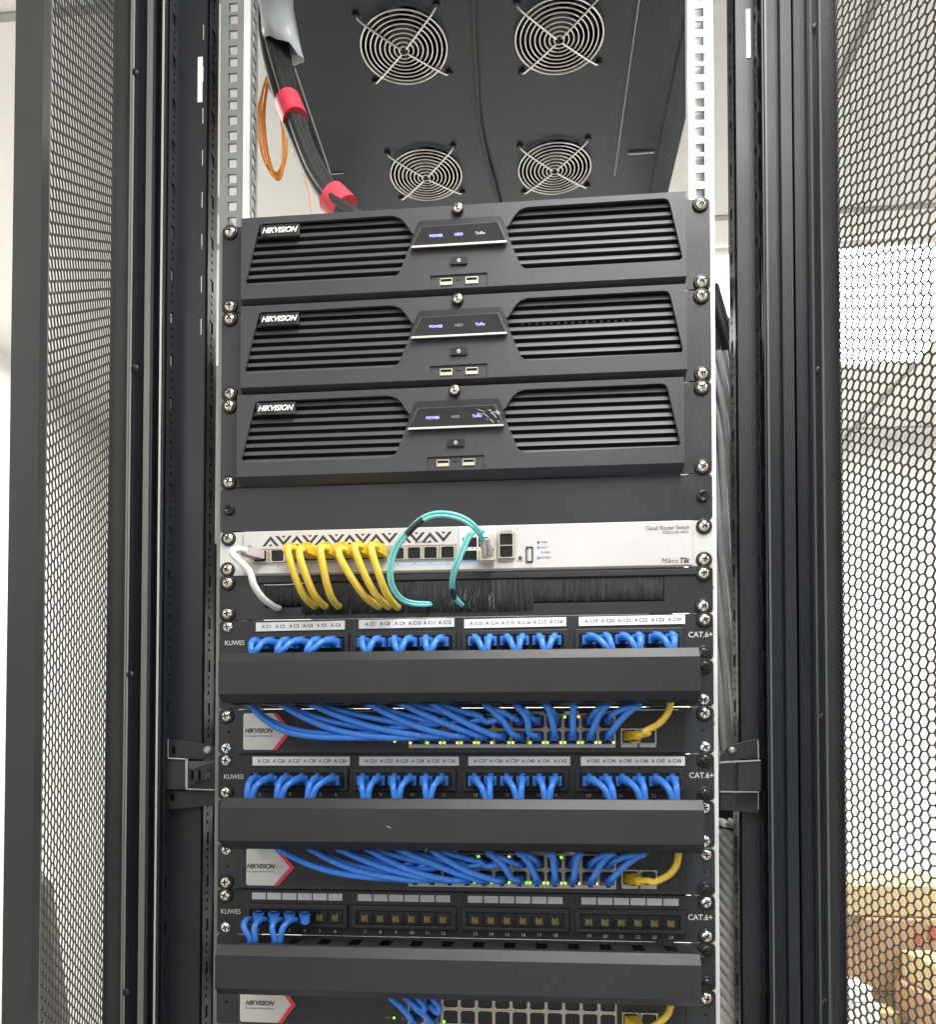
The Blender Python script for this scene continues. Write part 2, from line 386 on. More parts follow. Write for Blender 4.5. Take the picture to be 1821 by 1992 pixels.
# mounting rails
def rail(sg, deep, mt):
    b = MB(); t = 2
    g = MB()
    z = zu(0)+U*9
    while z-U > HB:
        lo = [[(222, z), (245.4, z), (245.4, z-U), (222, z-U)]]
        if z < 1995:
            for c in (6.35, 22.225, 38.1):
                r = 4.7
                lo.append([(232.5-r, z-c+r), (232.5+r, z-c+r), (232.5+r, z-c-r), (232.5-r, z-c-r)])
            b.plate(lo, lambda u, v, s: (sg*u, t*s, v), outer_wall=False)
            db = min(deep, 20)
            g.box(sg*222, sg*223.8, 2.01, 2+db, z-U, z)
            if deep > 30:
                lo = [[(db, z), (deep, z), (deep, z-U), (db, z-U)]]
                for c in (6.35, 22.225, 38.1): lo.append([(db+10, z-c+5), (deep-5, z-c+5), (deep-5, z-c-5), (db+10, z-c-5)])
                b.plate(lo, lambda u, v, s: (sg*(222.6+t*s), 2.01+u, v), outer_wall=False)
            b.box(sg*243.6, sg*245.4, 2, 22, z-U, z)
        z -= U
    o = b.build('mounting_rail', mt, rack)
    g.build('rail_return', 'galvanized_lit', o)  # inner flange coloured brighter as its lit side
    MB().box(sg*224, sg*243, 15, 16, HB, HT).build('rail_core', 'zinc_dull', o) if sg > 0 else None
    return o
rail(-1, 46, 'galvanized'); rr = rail(1, 12, 'galvanized_lit')  # right rail coloured brighter for the light falling on it
lettering([('21', 240.6, zu(11)-8, 5), ('22', 240.6, zu(11)-16, 5), ('15', 240.6, zu(6)-24, 4), ('24', 240.6, zu(8)-20, 4)], 0, 'unit_number', 'print_faint', rr)

# roof with four guarded fans
RZ = 2000
fans = [atz(786, 88, RZ), atz(1088, 67, RZ), atz(829, 337, RZ), atz(1079, 324, RZ)]
b = MB()
b.plate([[(-276, -8), (299, -8), (299, 900), (-276, 900)]]+[circ(x, y, 57, 40) for x, y in fans], lambda u, v, t: (u, v, RZ+2*t))
roof = b.build('roof_panel', 'roof_black', rack)
b = MB(); b.box(-345, -276, -8, 30, RZ-14, RZ+3).box(299, 345, -8, 30, RZ-14, RZ+3).box(-299, 299, -10, -8, RZ-40, RZ+3)
b.box(208, 212, 0, 560, RZ-1.5, RZ-.2).box(268, 298, 0, 880, RZ-3, RZ-.2).box(-276, -262, 0, 880, RZ-9, RZ-.2)
b.build('roof_rim', 'roof_black', roof)
b = MB(); b.box(-254, -252, 288, 494, RZ-1.6, RZ-.4).box(-254, -232, 493, 495, RZ-1.6, RZ-.4)  # left strips stand in for light leaking through the roof seam
b.box(222, 262, 490, 493, RZ-3, RZ-.4).box(205, 206.2, 100, 540, RZ-1.6, RZ-.4)
b.build('bright_seam', 'zinc_dull', roof)
def fan(x, y):
    g = MB()
    for k in range(9):
        r = 6.5+6.35*k
        pts = [(x+r*math.cos(a*math.pi/24), y+r*math.sin(a*math.pi/24), RZ-5-(.4*(8-k))) for a in range(49)]
        g.tube(pts, .85 if k < 8 else 1.1, 6, spline=False, cap=False)
    for a in (42, 132, 222, 312):
        c, s_ = math.cos(math.radians(a)), math.sin(math.radians(a))
        g.tube([(x+5*c, y+5*s_, RZ-9.5), (x+40*c, y+40*s_, RZ-8), (x+60*c, y+60*s_, RZ-6.5), (x+70*c, y+70*s_, RZ-5), (x+74*c, y+74*s_, RZ-1.5)], 1.15, 6)
    g.build('fan_guard', 'wire_chrome', roof)
    d = MB()
    for k in range(7):
        a0 = k*2*math.pi/7
        vs = []
        for i in range(7):
            r = 20+34*i/6
            for w, h in ((-.34, 12), (.34, 24)):
                a = a0+w+i*.05; vs.append((x+r*math.cos(a), y+r*math.sin(a), RZ+h)); 
        vs += [(p[0], p[1], p[2]+1.5) for p in vs]
        d.add(vs, [(2*i, 2*i+1, 2*i+3, 2*i+2) for i in range(6)]+[(14+2*i, 16+2*i, 17+2*i, 15+2*i) for i in range(6)], True)
    d.lathe([(19, 10), (20, 12), (20, 30)], (x, y, RZ), 24, axis='z')
    d.build('fan_blades', 'plastic_black', roof)
    h = MB()
    ring = [circ(0, 0, 58, 40), circ(0, 0, 56.5, 40)]
    h.plate([circ(x, y, 60, 40), circ(x, y, 57.2, 40)], lambda u, v, t: (u, v, RZ+2.2+32*t))
    for a in (42, 132, 222, 312): h.lathe([(4.5, -4), (5, -.3)], (x+74*math.cos(math.radians(a)), y+74*math.sin(math.radians(a)), RZ), 10, axis='z')
    h.box(x-60, x+60, y-60, y+60, RZ+36, RZ+38)
    h.build('fan_housing', 'plastic_black', roof)
for x, y in fans: fan(x, y)

# mesh doors: a tray of sheet steel, perforated skin outside, 18 mm returns
def door(ox, oy, dx, dy, sg, Lw=267):
    n = (-dy*sg*-1, dx) ; nx, ny = (-dy, dx) if sg < 0 else (dy, -dx)
    if sg < 0: nx, ny = -dy, dx
    def F(u, w, z): return (ox+dx*u+nx*w, oy+dy*u+ny*w, z)
    Z0, Z1 = 70, 1990
    b = MB()
    def bx(u0, u1, w0, w1, z0, z1):
        b.add([F(u0, w0, z0), F(u1, w0, z0), F(u1, w1, z0), F(u0, w1, z0), F(u0, w0, z1), F(u1, w0, z1), F(u1, w1, z1), F(u0, w1, z1)],
              [(0, 3, 2, 1), (4, 5, 6, 7), (0, 1, 5, 4), (1, 2, 6, 5), (2, 3, 7, 6), (3, 0, 4, 7)])
    bx(0, 1.6, 0, 18, Z0, Z1)                     # hinge side return
    bx(1.6, 6, 16.6, 18, Z0, Z1)
    bx(1.6, 5, 0, 1.2, Z0, Z1)
    bx(Lw-1.6, Lw, 0, 18, Z0, Z1)                 # free side return
    bx(Lw-16, Lw-1.6, 16.6, 18, Z0, Z1)
    bx(Lw-10, Lw-1.6, 0, 1.2, Z0, Z1)
    bx(1.6, Lw-1.6, 0, 18, Z0, Z0+2); bx(1.6, Lw-1.6, 0, 18, Z1-2, Z1)
    bx(1.6, Lw-1.6, 0, 1.2, Z0+2, Z0+40); bx(1.6, Lw-1.6, 0, 1.2, Z1-30, Z1-2)
    o = b.build('mesh_door', 'door_black', rack)
    # edge highlights of the folded lip, put in as lighter strips
    t = MB(); b = t
    if sg < 0: bx(Lw-17.2, Lw-16, 16.2, 18.3, Z0, Z1)
    bx(4.6, 6.2, 17.2, 18.6, Z0, Z1)
    t.build('lip_highlight', 'strip_grey' if sg < 0 else 'highlight_dim', o)
    # hexagonal perforation
    p = 9.3; cs = p*(.84 if sg < 0 else .93); kx = (cs/p)/.8660254; R = p/math.sqrt(3); g = MB()
    ncol = int((Lw-14)/cs); th = 1.15 if sg < 0 else 1.3; k_in = .9 if sg < 0 else .875
    c0 = 5+R*kx
    vmap = {}
    V = []; Fc = []; SM = []
    def vid(u, z, w):
        key = (round(u*50), round(z*50), w)
        if key not in vmap: vmap[key] = len(V); V.append(F(u, .1+w*th, z))
        return vmap[key]
    for c in range(ncol):
        u = c0+cs*c; zz = Z0+42+(p/2 if c % 2 else 0)
        while zz < Z1-34:
            outer = [(u+kx*R*math.cos(math.radians(60*i)), zz+R*math.sin(math.radians(60*i))) for i in range(6)]
            inner = [(u+kx*R*k_in*math.cos(math.radians(60*i)), zz+R*k_in*math.sin(math.radians(60*i))) for i in range(6)]
            for w in (0, 1):
                A = [vid(*q, w) for q in outer]; B = [vid(*q, w) for q in inner]
                if w == 0: A0, B0 = A, B
                for i in range(6):
                    j = (i+1) % 6; Fc.append((A[i], A[j], B[j], B[i]) if w else (A[j], A[i], B[i], B[j]))
            for i in range(6):
                j = (i+1) % 6; Fc.append((B0[i], B[i], B[j], B0[j]))
            zz += p
    g.v = V; g.f = Fc; g.sm = [False]*len(Fc)
    g.build('mesh_panel', 'mesh_black', o)
    return o
door(-349, -19, .25, -.968, -1)
door(350.5, -20.5, .25, -.968, 1)

# depth brackets between posts and rails
def bracket(sg):
    b = MB()
    if sg < 0:
        Y = 8
        def pl(pp, y0, y1, holes=()): b.xz([[at(x, y, Y) for x, y in pp]]+[[at(x, y, Y) for x, y in h] for h in holes], y0, y1)
        pl([(327, 1437), (392, 1445), (420, 1452), (420, 1478), (327, 1474)], 8, 10, [[(333, 1452), (341, 1452), (341, 1465), (333, 1465)]])
        pl([(323, 1537), (420, 1539), (420, 1566), (330, 1574)], 8, 10, [[(331, 1545), (339, 1545), (339, 1557), (331, 1557)]])
        x0, z0 = at(324, 1478, 2); x1, z1 = at(361, 1535, 2); b.box(x0, x1, 2, 10, z0, z1)
        xa, za = at(364, 1480, 2); xb, zb = at(418, 1534, 2)
        hs = [[(xa+3+8*k, z) for z in (0, )] for k in range(0)]
        loops = [[(xa, za), (xb, za), (xb, zb), (xa, zb)]]
        for k in range(3):
            u = xa+5+7.8*k; loops.append([(u, za-9), (u+3.4, za-9), (u+3.4, zb+9), (u, zb+9)])
        def bend(u, v, t):
            s_ = (u-xa)/(xb-xa); return (u, 2-5*math.sin(s_*math.pi)+1.6*t, v)
        b.plate(loops, bend)
        o = b.build('rail_bracket', 'black_powder', rack, bevel=.4)
        e = MB()
        for q in ([(326, 1437), (327, 1437), (327, 1474), (326, 1474)], [(326, 1473), (363, 1475), (363, 1477.5), (326, 1475.5)], [(360.5, 1475), (365, 1475), (365, 1534), (360.5, 1534)], [(361, 1533), (419, 1535), (419, 1537), (361, 1536)]):
            e.xz([[at(x, y, 0) for x, y in q]], 0, 1.5)
        e.build('bracket_edge', 'zinc_dull', o)
        x, z = at(403, 1459, 6); MB().lathe([(4.6, 0), (4.4, -2), (2.5, -3.6)], (x, 7.8, z), 14).build('rivet', 'zinc_dull', o)
    else:
        def pl(pp, Y, y0, y1): b.xz([[at(x, y, Y) for x, y in pp]], y0, y1)
        pl([(1401, 1470), (1419, 1449), (1475, 1436), (1477, 1474), (1401, 1480)], 8, 8, 10)
        pl([(1400, 1485), (1434, 1480), (1434, 1538), (1400, 1540)], 6, 6, 9)
        pl([(1436, 1480), (1481, 1480), (1481, 1538), (1436, 1538)], 0, 0, 4)
        pl([(1401, 1542), (1476, 1542), (1475, 1582), (1402, 1575)], 8, 8, 10)
        o = b.build('rail_bracket', 'black_powder', rack, bevel=.4)
        e = MB()
        for q in ([(1401, 1481), (1478, 1477), (1481, 1480), (1401, 1484)], [(1401, 1538), (1476, 1539), (1476, 1541), (1401, 1541)], [(1474, 1440), (1476, 1440), (1477, 1475), (1475, 1475)], [(1475, 1542), (1476, 1542), (1476, 1575), (1475, 1575)]):
            e.xz([[at(x, y, -1) for x, y in q]], -1, .2)
        e.build('bracket_edge', 'zinc_dull', o)
        x, z = at(1425, 1459, 6); MB().lathe([(3.6, 0), (3.4, -2), (1.5, -3)], (x, 7.8, z), 14).build('rivet', 'zinc_dull', o)
bracket(-1); bracket(1)

# ------------------------------------------------------------ screws
def dome(r, h, n=6): return [(r, 0)]+[(r*math.cos(a), -h*math.sin(a)) for a in [math.pi/2*k/n for k in range(n)]]+[(.2, -h)]
sc = {}
for nm, mt in (('g', 'nickel'), ('z', 'zinc_screw'), ('b', 'black_screw')):
    b = MB().lathe(dome(5.6, 3.6), (0, 0, 0), 20); sc[nm] = mesh_only(b, 'screw_head', mt)
b = MB(); b.box(-2.9, 2.9, -3.75, -1.8, -.65, .65).box(-.65, .65, -3.74, -1.8, -2.9, 2.9); sc['x'] = mesh_only(b, 'cross_slot', 'void_black')
b = MB().lathe([(7.6, 0), (7.6, -1.2), (6.6, -2.6), (5.2, -2.2), (4, -1)], (0, 0, 0), 22); sc['w'] = mesh_only(b, 'screw_cup', 'plastic_black')
b = MB().lathe([(5.6, 0), (5.6, -2.4), (5.0, -3.2), (2.9, -3.2), (2.7, -1), (.1, -1)], (0, 0, 0), 20); sc['c'] = mesh_only(b, 'cap_screw', 'black_screw')
def screw(parent, x, z, Y, kind='g', cup=True):
    jx, jz = random.uniform(-.7, .7), random.uniform(-.5, .5)
    o = inst('screw', sc['c'] if kind == 'c' else sc[kind], parent, (x+jx, Y-(1.4 if cup else 0), z+jz))
    o.rotation_euler = (random.uniform(-.07, .07), random.uniform(0, 3.1), random.uniform(-.07, .07))
    if kind != 'c':
        c = inst('cross_slot', sc['x'], o, (x+jx, Y-(1.4 if cup else 0), z+jz)); c.location = (0, 0, 0)
    if cup:
        w = inst('screw_cup', sc['w'], parent, (x+jx, Y-.05, z+jz))
def screws(parent, u, n, kinds, Y=-2, cups=(1, 1, 1, 1), dz=0):
    zs = (zu(u)-6.35+dz, zu(u+n)+6.35+dz)
    i = 0
    for sx in (-1, 1):
        for z in zs:
            k = kinds[i]
            if k != '-': screw(parent, sx*232.5, z, Y, k, bool(cups[i]))
            i += 1
def ear_panel(parent, u, n, mt='black_powder', x0=-241.3, x1=241.3, holes=(), Y0=-2, Y1=0, name='panel', gap=.5):
    return MB().xz([rrect(x0, x1, zu(u+n)+gap, zu(u)-gap, 3.5)]+list(holes), Y0, Y1).build(name, mt, parent, bevel=.3, seg=1)

# ------------------------------------------------------------ the three recorders
def recorder(u, dx, film, leds, label):
    t = thing('video_recorder', (dx, 0, zu(u+2)), label, 'video recorder', 'black video recorders stacked in the rack')
    ear_panel(t, u, 2, name='mounting_plate')
    ddz = zu(u)-zu(0)
    def A(px, py, Y): x, z = at(px, py, Y); return x+dx, z+ddz
    FY = -14
    zt = zu(u)-.6; x0, x1 = -217.4+dx, 216.4+dx; zb = zu(u+2)+1; zc = A(900, 560, FY)[1]
    L = [(505, 439), (512, 436), (640, 428), (757, 420), (768, 421), (779, 425), (788, 434), (795, 444), (801, 453), (806, 456), (807, 459), (799, 476), (788, 504), (777, 530), (771, 536), (761, 540), (620, 547.5), (486, 555), (480, 553), (477.5, 547), (480, 538), (492, 488)]
    R_ = [(983, 443), (990, 438), (996, 427), (1002, 418), (1012, 408), (1026, 403), (1160, 394.5), (1291, 386), (1299, 388), (1303, 394), (1315, 444), (1327, 496), (1327, 502), (1322, 506), (1180, 515), (1030, 524), (1020, 522), (1013, 516), (998, 483)]
    USBB = [(837, 537), (948, 530), (948, 558), (837, 563)]
    hl = [[A(x, y, FY) for x, y in q] for q in (L, R_, USBB)]
    b = MB()
    b.xz([[(x0, zt), (x1, zt), (x1, zc), (x0, zc)]]+hl, FY, FY+3)
    b.extrude_x([(FY, zc), (FY+11, zb), (-2, zb), (-2, zc+1), (FY+3, zc+1), (FY+3, zc)], x0, x1)
    b.box(x0, x1, FY+3, -2, zt-2, zt).box(x0, x0+2, FY+3, -2, zc+1, zt-2).box(x1-2, x1, FY+3, -2, zc+1, zt-2)
    bez = b.build('bezel', 'bezel_black', t, bevel=.6)
    s_ = MB()
    zz = A(900, 386, FY)[1]; zend = A(900, 560, FY)[1]
    za = zt-7.5
    while za > zend+2:
        for a_, c_ in ((x0+3, -42+dx), (42+dx, x1-3)):
            s_.add([(a_, FY+3.4, za-4.3), (c_, FY+3.4, za-4.3), (c_, FY+5.2, za), (a_, FY+5.2, za), (a_, FY+4.6, za-4.3), (c_, FY+4.6, za-4.3), (c_, FY+6.2, za), (a_, FY+6.2, za)],
                   [(0, 1, 2, 3), (4, 7, 6, 5), (3, 2, 6, 7), (0, 4, 5, 1), (0, 3, 7, 4), (1, 5, 6, 2)])
        za -= 7.9
    s_.build('louvre', 'slat_black', t)
    g = MB(); g.box(x0+3, x1-3, -5, -2.4, zc+2, zt-3)
    g.build('filter_backing', 'void_black', t)
    # bits of bright chassis seen in the gaps
    w = MB(); random.seed(u*5+1)
    for k in range(16):
        px = 1032+14*k; 
        if u == 2 and True:
            x, z = A(px-16, 452.5-k*.62, FY+5); w.box(x-1, x+1, FY+7.2, FY+8, z-.8, z+.8)
        x, z = A(px, 522-.62*k+random.uniform(-.5, .5), FY+5); w.box(x-random.uniform(.6, 2.6), x+.7, FY+7.2, FY+8, z-.6, z+.6)
    w.build('chassis_glint', 'zinc_dull', t)
    MB().box(-215+dx, 215+dx, 1, 440, zb-.8, zt+.4).build('chassis', 'black_powder', t)
    # centre display
    d = MB().xz([[A(x, y, FY) for x, y in ((818, 431), (971, 421.5), (976, 424), (989, 452), (985, 470), (800, 481), (800, 470), (812, 437))]], FY-.8, FY-.05)
    d.build('display_surround', 'plastic_black', bez)
    F2 = FY-4
    fr = [(818, 441.5), (970, 431), (987, 471), (799, 482)]
    d = MB().xz([[A(x, y, F2) for x, y in fr]], F2, FY-.8).build('display_bezel', 'slat_black', bez, bevel=.4)
    scn = MB().xz([[A(x, y, F2) for x, y in ((820.5, 443), (968, 433), (983, 468), (803, 479))]], F2-.5, F2-.05).build('display', 'screen_black', bez)
    MB().xz([[A(x, y, F2) for x, y in ((801.5, 480), (985, 469.2), (986, 472.8), (800.3, 484))]], F2-1.2, F2-.1).build('trim_strip', 'silver_trim', bez)
    for (px, py), s2, on in zip(((848.5, 460), (892.5, 457), (934, 454.5)), ('POWER', 'HDD', 'Tx/Rx'), leds):
        x, z = A(px, py, F2); lettering([(s2, x, z, 3.7)], F2-.5, 'indicator', ('led_blue' if on == 1 else 'print_white' if on == 2 else 'print_grey'), bez, bold=.01)
    x, z = A(891, 410, FY)
    lk = MB().lathe([(5.6, 0), (5.6, -3.5), (4.8, -4.5), (4.3, -4.5)], (x, FY, z), 22).build('lock_collar', 'plastic_black', bez)
    lk = MB().lathe([(4.4, -4), (4.2, -5.2), (.1, -5.3)], (x, FY, z), 20).build('lock', 'nickel', bez)
    MB().plate([circ(x, z, 1.9, 12), circ(x, z, 1.3, 12)], lambda a, c, q: (a, FY-5.4-.2*q, c)).box(x-.5, x+.5, FY-5.6, FY-5.35, z-2.6, z+.2).build('keyway', 'void_black', lk)
    xa, za = A(876.5, 503.5, FY); xb, zb_ = A(909.5, 515.5, FY)
    pb = MB().xz([rrect(xa, xb, zb_, za, 1.4)], FY-2.2, FY-.05).build('power_button', 'plastic_black', bez, bevel=.4)
    xm, zm = (xa+xb)/2, (za+zb_)/2
    MB().plate([circ(xm, zm, 1.7, 14), circ(xm, zm, 1.1, 14)], lambda a, c, q: (a, FY-2.3-.15*q, c)).box(xm-.3, xm+.3, FY-2.5, FY-2.3, zm, zm+1.9).build('power_symbol', 'print_white', pb)
    pn = MB().xz([[A(x, y, FY+3) for x, y in ((836, 536), (949, 529), (949, 560), (836, 566))]], FY+1.6, FY+3).build('usb_panel', 'bezel_black', bez)
    for q in (((856, 542.5), (880, 554)), ((906, 539.5), (930, 551))):
        xa, za = A(*q[0], FY+1); xb, zb2 = A(*q[1], FY+1)
        us = MB().xz([[(xa, za), (xb, za), (xb, zb2), (xa, zb2)], [(xa+.7, za-.7), (xb-.7, za-.7), (xb-.7, zb2+.7), (xa+.7, zb2+.7)]], FY+.6, FY+1.7).box(xa+.9, xb-.9, FY+1, FY+1.5, zb2+.8, zb2+3.2).build('usb_port', 'usb_metal', bez)
        MB().box(xa+.7, xb-.7, FY+1.25, FY+1.55, zb2+3.2, za-.7).build('socket', 'void_black', us)
    x, z = A(893, 545, FY+1.5)
    MB().box(x-3.4, x+3.4, FY+1.3, FY+1.55, z-.25, z+.25).add([(x-1.5, FY+1.3, z-1.3), (x+.6, FY+1.3, z), (x-1.5, FY+1.3, z+1.3)], [(0, 1, 2)]).build('usb_symbol', 'plastic_black', bez)
    # name badge
    xa, za = A(508.5, 442, FY); xb, zb3 = A(581, 457.5, FY)
    bd = MB().xz([rrect(xa, xb+1, zb3-1, za+.6, .8)], FY-1.2, FY+3.2).build('name_badge', 'screen_black', bez, bevel=.3)
    MB().box(xb-.4, xb+.4, FY-1.7, FY-1.25, zb3-.5, za).box(xa+.3, xa+.8, FY-1.5, FY-1.25, zb3-.5, za).build('badge_edge', 'slat_black', bd)
    lettering([('HIKVISION', (xa+xb)/2-.5, (za+zb3)/2, 7.4, .98)], FY-1.3, 'brand_lettering', 'label_white', bd, shear=.35, bold=.035)
    if film:
        m_ = MB(); random.seed(5)
        for k in range(12):
            px = 930+random.uniform(0, 45); py = 441+random.uniform(0, 24); ln = random.uniform(4, 16); a = random.uniform(.2, 1.0)
            p1 = A(px, py, F2-1.4); p2 = A(min(px+ln*math.cos(a), 984), min(py+ln*math.sin(a), 466), F2-1.4)
            m_.tube([(p1[0], F2-1.3, p1[1]), ((p1[0]+p2[0])/2+.4, F2-2.2, (p1[1]+p2[1])/2), (p2[0], F2-1.3, p2[1])], random.uniform(.15, .4), 5, flat=.4)
        m_.build('torn_film', 'label_grey', bez)
    screws(t, u, 2, 'gggg')
    return t
recorder(0, 0, False, (1, 1, 2), 'topmost black video recorder with a lit POWER and HDD display, under the roof fans')
recorder(2, 0, False, (1, 0, 1), 'middle black video recorder between two identical ones')
recorder(4, -3, True, (1, 0, 1), 'lowest black video recorder, torn shiny film on its display corner')

# ------------------------------------------------------------ blank panel
t = thing('blank_panel', (0, 0, zu(7)), 'plain matt black blanking panel above the white router', 'blank panel')
ear_panel(t, 6, 1, 'cover_black')
for sx in (-1, 1): screw(t, sx*232.5, zu(6)-22, -2, 'c', False)

# ------------------------------------------------------------ jack meshes
def jack(w, h, d, metal, name, gold=False, flip=False, kw=.45):
    """open socket facing -y, centred on 0; a frame with a stepped recess"""
    o = [(-w/2, -h/2), (w/2, -h/2), (w/2, h/2), (-w/2, h/2)]
    s = -1 if flip else 1
    k = w*kw
    ins = [(-k, -h*.45*s), (k, -h*.45*s), (k, h*.36*s), (w*.34, h*.36*s), (w*.34, h*.42*s), (-w*.34, h*.42*s), (-w*.34, h*.36*s), (-k, h*.36*s)]
    b = MB().xz([o, ins], -d, 0); b2 = MB().box(-w/2+.2, w/2-.2, -.5, -.1, -h/2+.2, h/2-.2)
    c = MB()
    if gold:
        for i in range(4): c.box(-2.6+1.6*i, -1.9+1.6*i, -1.9, -.6, -1+(-1.2)*0-h*.25, h*.12)
        c.add([(-3.6, -.7, -3.4), (3.4, -.7, -3.4), (1.2, -1.4, .2), (2.8, -.8, 3.2), (-.4, -1.2, .8), (-3, -.8, 3)], [(0, 1, 2, 4), (2, 3, 4), (4, 5, 0)])
    return mesh_only(b, name, metal), mesh_only(b2, name+'_socket', 'port_black'), (mesh_only(c, name+'_contact', 'gold') if gold else None)
JP = jack(14.6, 12.6, 2.4, 'plastic_black', 'jack', gold=True)
JM = jack(16.0, 14.4, 2.0, 'port_metal', 'port', kw=.43)
JMf = jack(16.0, 14.4, 2.0, 'port_metal', 'port', flip=True, kw=.43)
JR = jack(15.8, 12.6, 2.0, 'port_metal', 'port', kw=.385); JRf = jack(15.8, 12.6, 2.0, 'port_metal', 'port', flip=True, kw=.385)
def put_jack(J, parent, x, z, Y, nm='port'):
    o = inst(nm, J[0], parent, (x, Y, z)); s_ = inst('socket', J[1], o, (x, Y, z)); s_.location = (0, 0, 0)
    if J[2]: c = inst('contact', J[2], o, (x, Y, z)); c.location = (0, 0, 0)
    return o
led_me = {}
for k, mt in (('G', 'led_green'), ('A', 'led_amber'), ('o', 'led_off'), ('B', 'led_blue_dot'), ('W', 'led_white')):
    led_me[k] = mesh_only(MB().lathe(dome(1.25, 1.0, 3), (0, 0, 0), 10), 'led', mt)

# ------------------------------------------------------------ white router switch
RU = 7; FY = -5
t = thing('router_switch', (0, 0, zu(8)), 'white rack router switch with a black zigzag band and yellow cables plugged in', 'network switch')
ear_panel(t, RU, 1, 'router_ear', name='mounting_plate', gap=.4)
x0, x1 = at(473, 1080, FY)[0], at(1348, 1060, FY)[0]; za, zb = zu(7)-.7, zu(8)+1
face = MB().box(x0, x1, FY, -2, zb, za).build('face_plate', 'router_white', t, bevel=.8)
MB().box(-215, 215, .5, 300, zb-.8, za+.6).build('chassis', 'zinc_dull', t)
z_ = MB()
xs, zt_ = at(512, 1052, FY); xe = at(874, 1045, FY)[0]; zh = at(512, 1042, FY)[1]; zl = at(512, 1063, FY)[1]
zm = (za+zb)/2+11.2; hh = 5.0; n = 14; pitch = (xe-xs)/n*1.0
for k in range(n):
    c = xs+pitch*(k+.5)+1; up = k % 2 == 0; s_ = 1 if up else -1
    wv = pitch*.64
    def pt(x, y): return (c+x, zm+s_*y)
    for side in (-1, 1):
        q = [pt(0, hh), pt(0, hh-3.9), pt(side*(wv-3.1), -hh), pt(side*wv, -hh)]
        z_.plate([q], lambda u, v, tt: (u, FY-.08-.1*tt, v))
    q = [pt(0, -hh+2.2), pt(2.0, -hh), pt(-2.0, -hh)]
    z_.plate([q], lambda u, v, tt: (u, FY-.08-.1*tt, v))
# keep alternate chevrons apart so they read as separate strokes
z_.build('zigzag_print', 'print_dark', face)
RP = [at(x, 1082, FY)[0] for x in (507, 541, 575, 605, 640, 672, 704, 736, 774, 806, 838, 871)]
RPZ = (za+zb)/2-4.2
for i, x in enumerate(RP): put_jack(JR if i > 7 else JRf, t, x, RPZ, FY-.05)
b = MB()
for a_, c_ in ((RP[0], RP[3]), (RP[4], RP[7]), (RP[8], RP[11])):
    o_ = [(a_-8.8, RPZ-8), (c_+8.8, RPZ-8), (c_+8.8, RPZ+8), (a_-8.8, RPZ+8)]; i_ = [(a_-8, RPZ-7.2), (c_+8, RPZ-7.2), (c_+8, RPZ+7.2), (a_-8, RPZ+7.2)]
    b.xz([o_, i_], FY-.6, FY-.05)
b.build('port_frame', 'port_metal', face)
MB().box(RP[8]-9, RP[11]+9, FY-.2, FY-.05, RPZ-11.6, RPZ-8.8).box(at(893, 0, FY)[0], at(960, 0, FY)[0], FY-.2, FY-.05, RPZ-11.6, RPZ-9).box(at(958, 0, FY)[0], at(962, 0, FY)[0], FY-.2, FY-.05, RPZ-9, RPZ+13).build('blue_print', 'print_blue', face)
lettering([(str(9+i), RP[8+i], RPZ-10.2, 2.6) for i in range(4)]+[('10G ETHERNET', (RP[8]+RP[11])/2, RPZ+10.5, 2.4)], FY-.2, 'port_number', 'print_dark', face)
lettering([(str(1+i), RP[i], RPZ-10.2, 2.6) for i in range(8)], FY-.05, 'port_number', 'print_faint', face)
# sfp cage
sx0, sz0 = at(894, 1042, FY); sx1, sz1 = at(964, 1100, FY)
MB().xz([[(sx0, za-1), (sx1, za-1), (sx1, RPZ-8.5), (sx0, RPZ-8.5)]], FY-1.2, FY-.05).build('sfp_surround', 'label_white', face, bevel=.2)
b = MB(); cz1, cz2 = RPZ+9.2, RPZ-3.6
for zc_ in (cz1, cz2):
    for k in range(2):
        xx = sx0+3+k*15.5; b.box(xx, xx+14, FY-1.6, FY-1.25, zc_-4.6, zc_+4.6)
b.build('sfp_cage', 'port_black', face)
b = MB()
for k in range(3):
    xx = sx0+8+k*4.6; b.add([(xx-1, FY-1.4, RPZ+2.2), (xx+1, FY-1.4, RPZ+2.2), (xx, FY-1.4, RPZ+4)], [(0, 1, 2)])
b.build('arrow_print', 'red_print', face)
lettering([('1', sx0+9, RPZ-10.2, 2.6)], FY-.2, 'port_number', 'print_dark', face)
lettering([('COMBO', at(943, 1102, FY)[0], RPZ-10.4, 3.0)], FY-.25, 'print', 'print_dark', face)
jx = at(985, 1070, FY)[0]
MB().xz([[(jx-8.4, RPZ-8.2), (jx+8.4, RPZ-8.2), (jx+8.4, RPZ+17.6), (jx-8.4, RPZ+17.6)]], FY-1, FY-.05).build('console_block', 'port_metal', face, bevel=.2)
put_jack(JR, t, jx, RPZ+11, FY-1.05); put_jack(JRf, t, jx, RPZ-1.2, FY-1.05)
x, z = at(1012, 1085, FY); MB().lathe([(1.9, 0), (1.9, -.3), (.1, -.3)], (x, FY, z), 14).build('reset_button', 'led_off', face)
xa, z1_ = at(1023, 1064, FY); xb, z2_ = at(1037, 1094, FY)
us = MB().xz([[(xa, z1_), (xb, z1_), (xb, z2_), (xa, z2_)], [(xa+1, z1_-1), (xb-1, z1_-1), (xb-1, z2_+1), (xa+1, z2_+1)]], FY-1.2, FY-.05).build('usb_port', 'plastic_black', face)
MB().box(xa+2.6, xb-1.6, FY-.9, FY-.1, z2_+1.4, z1_-2).build('usb_tongue', 'silver_trim', us)
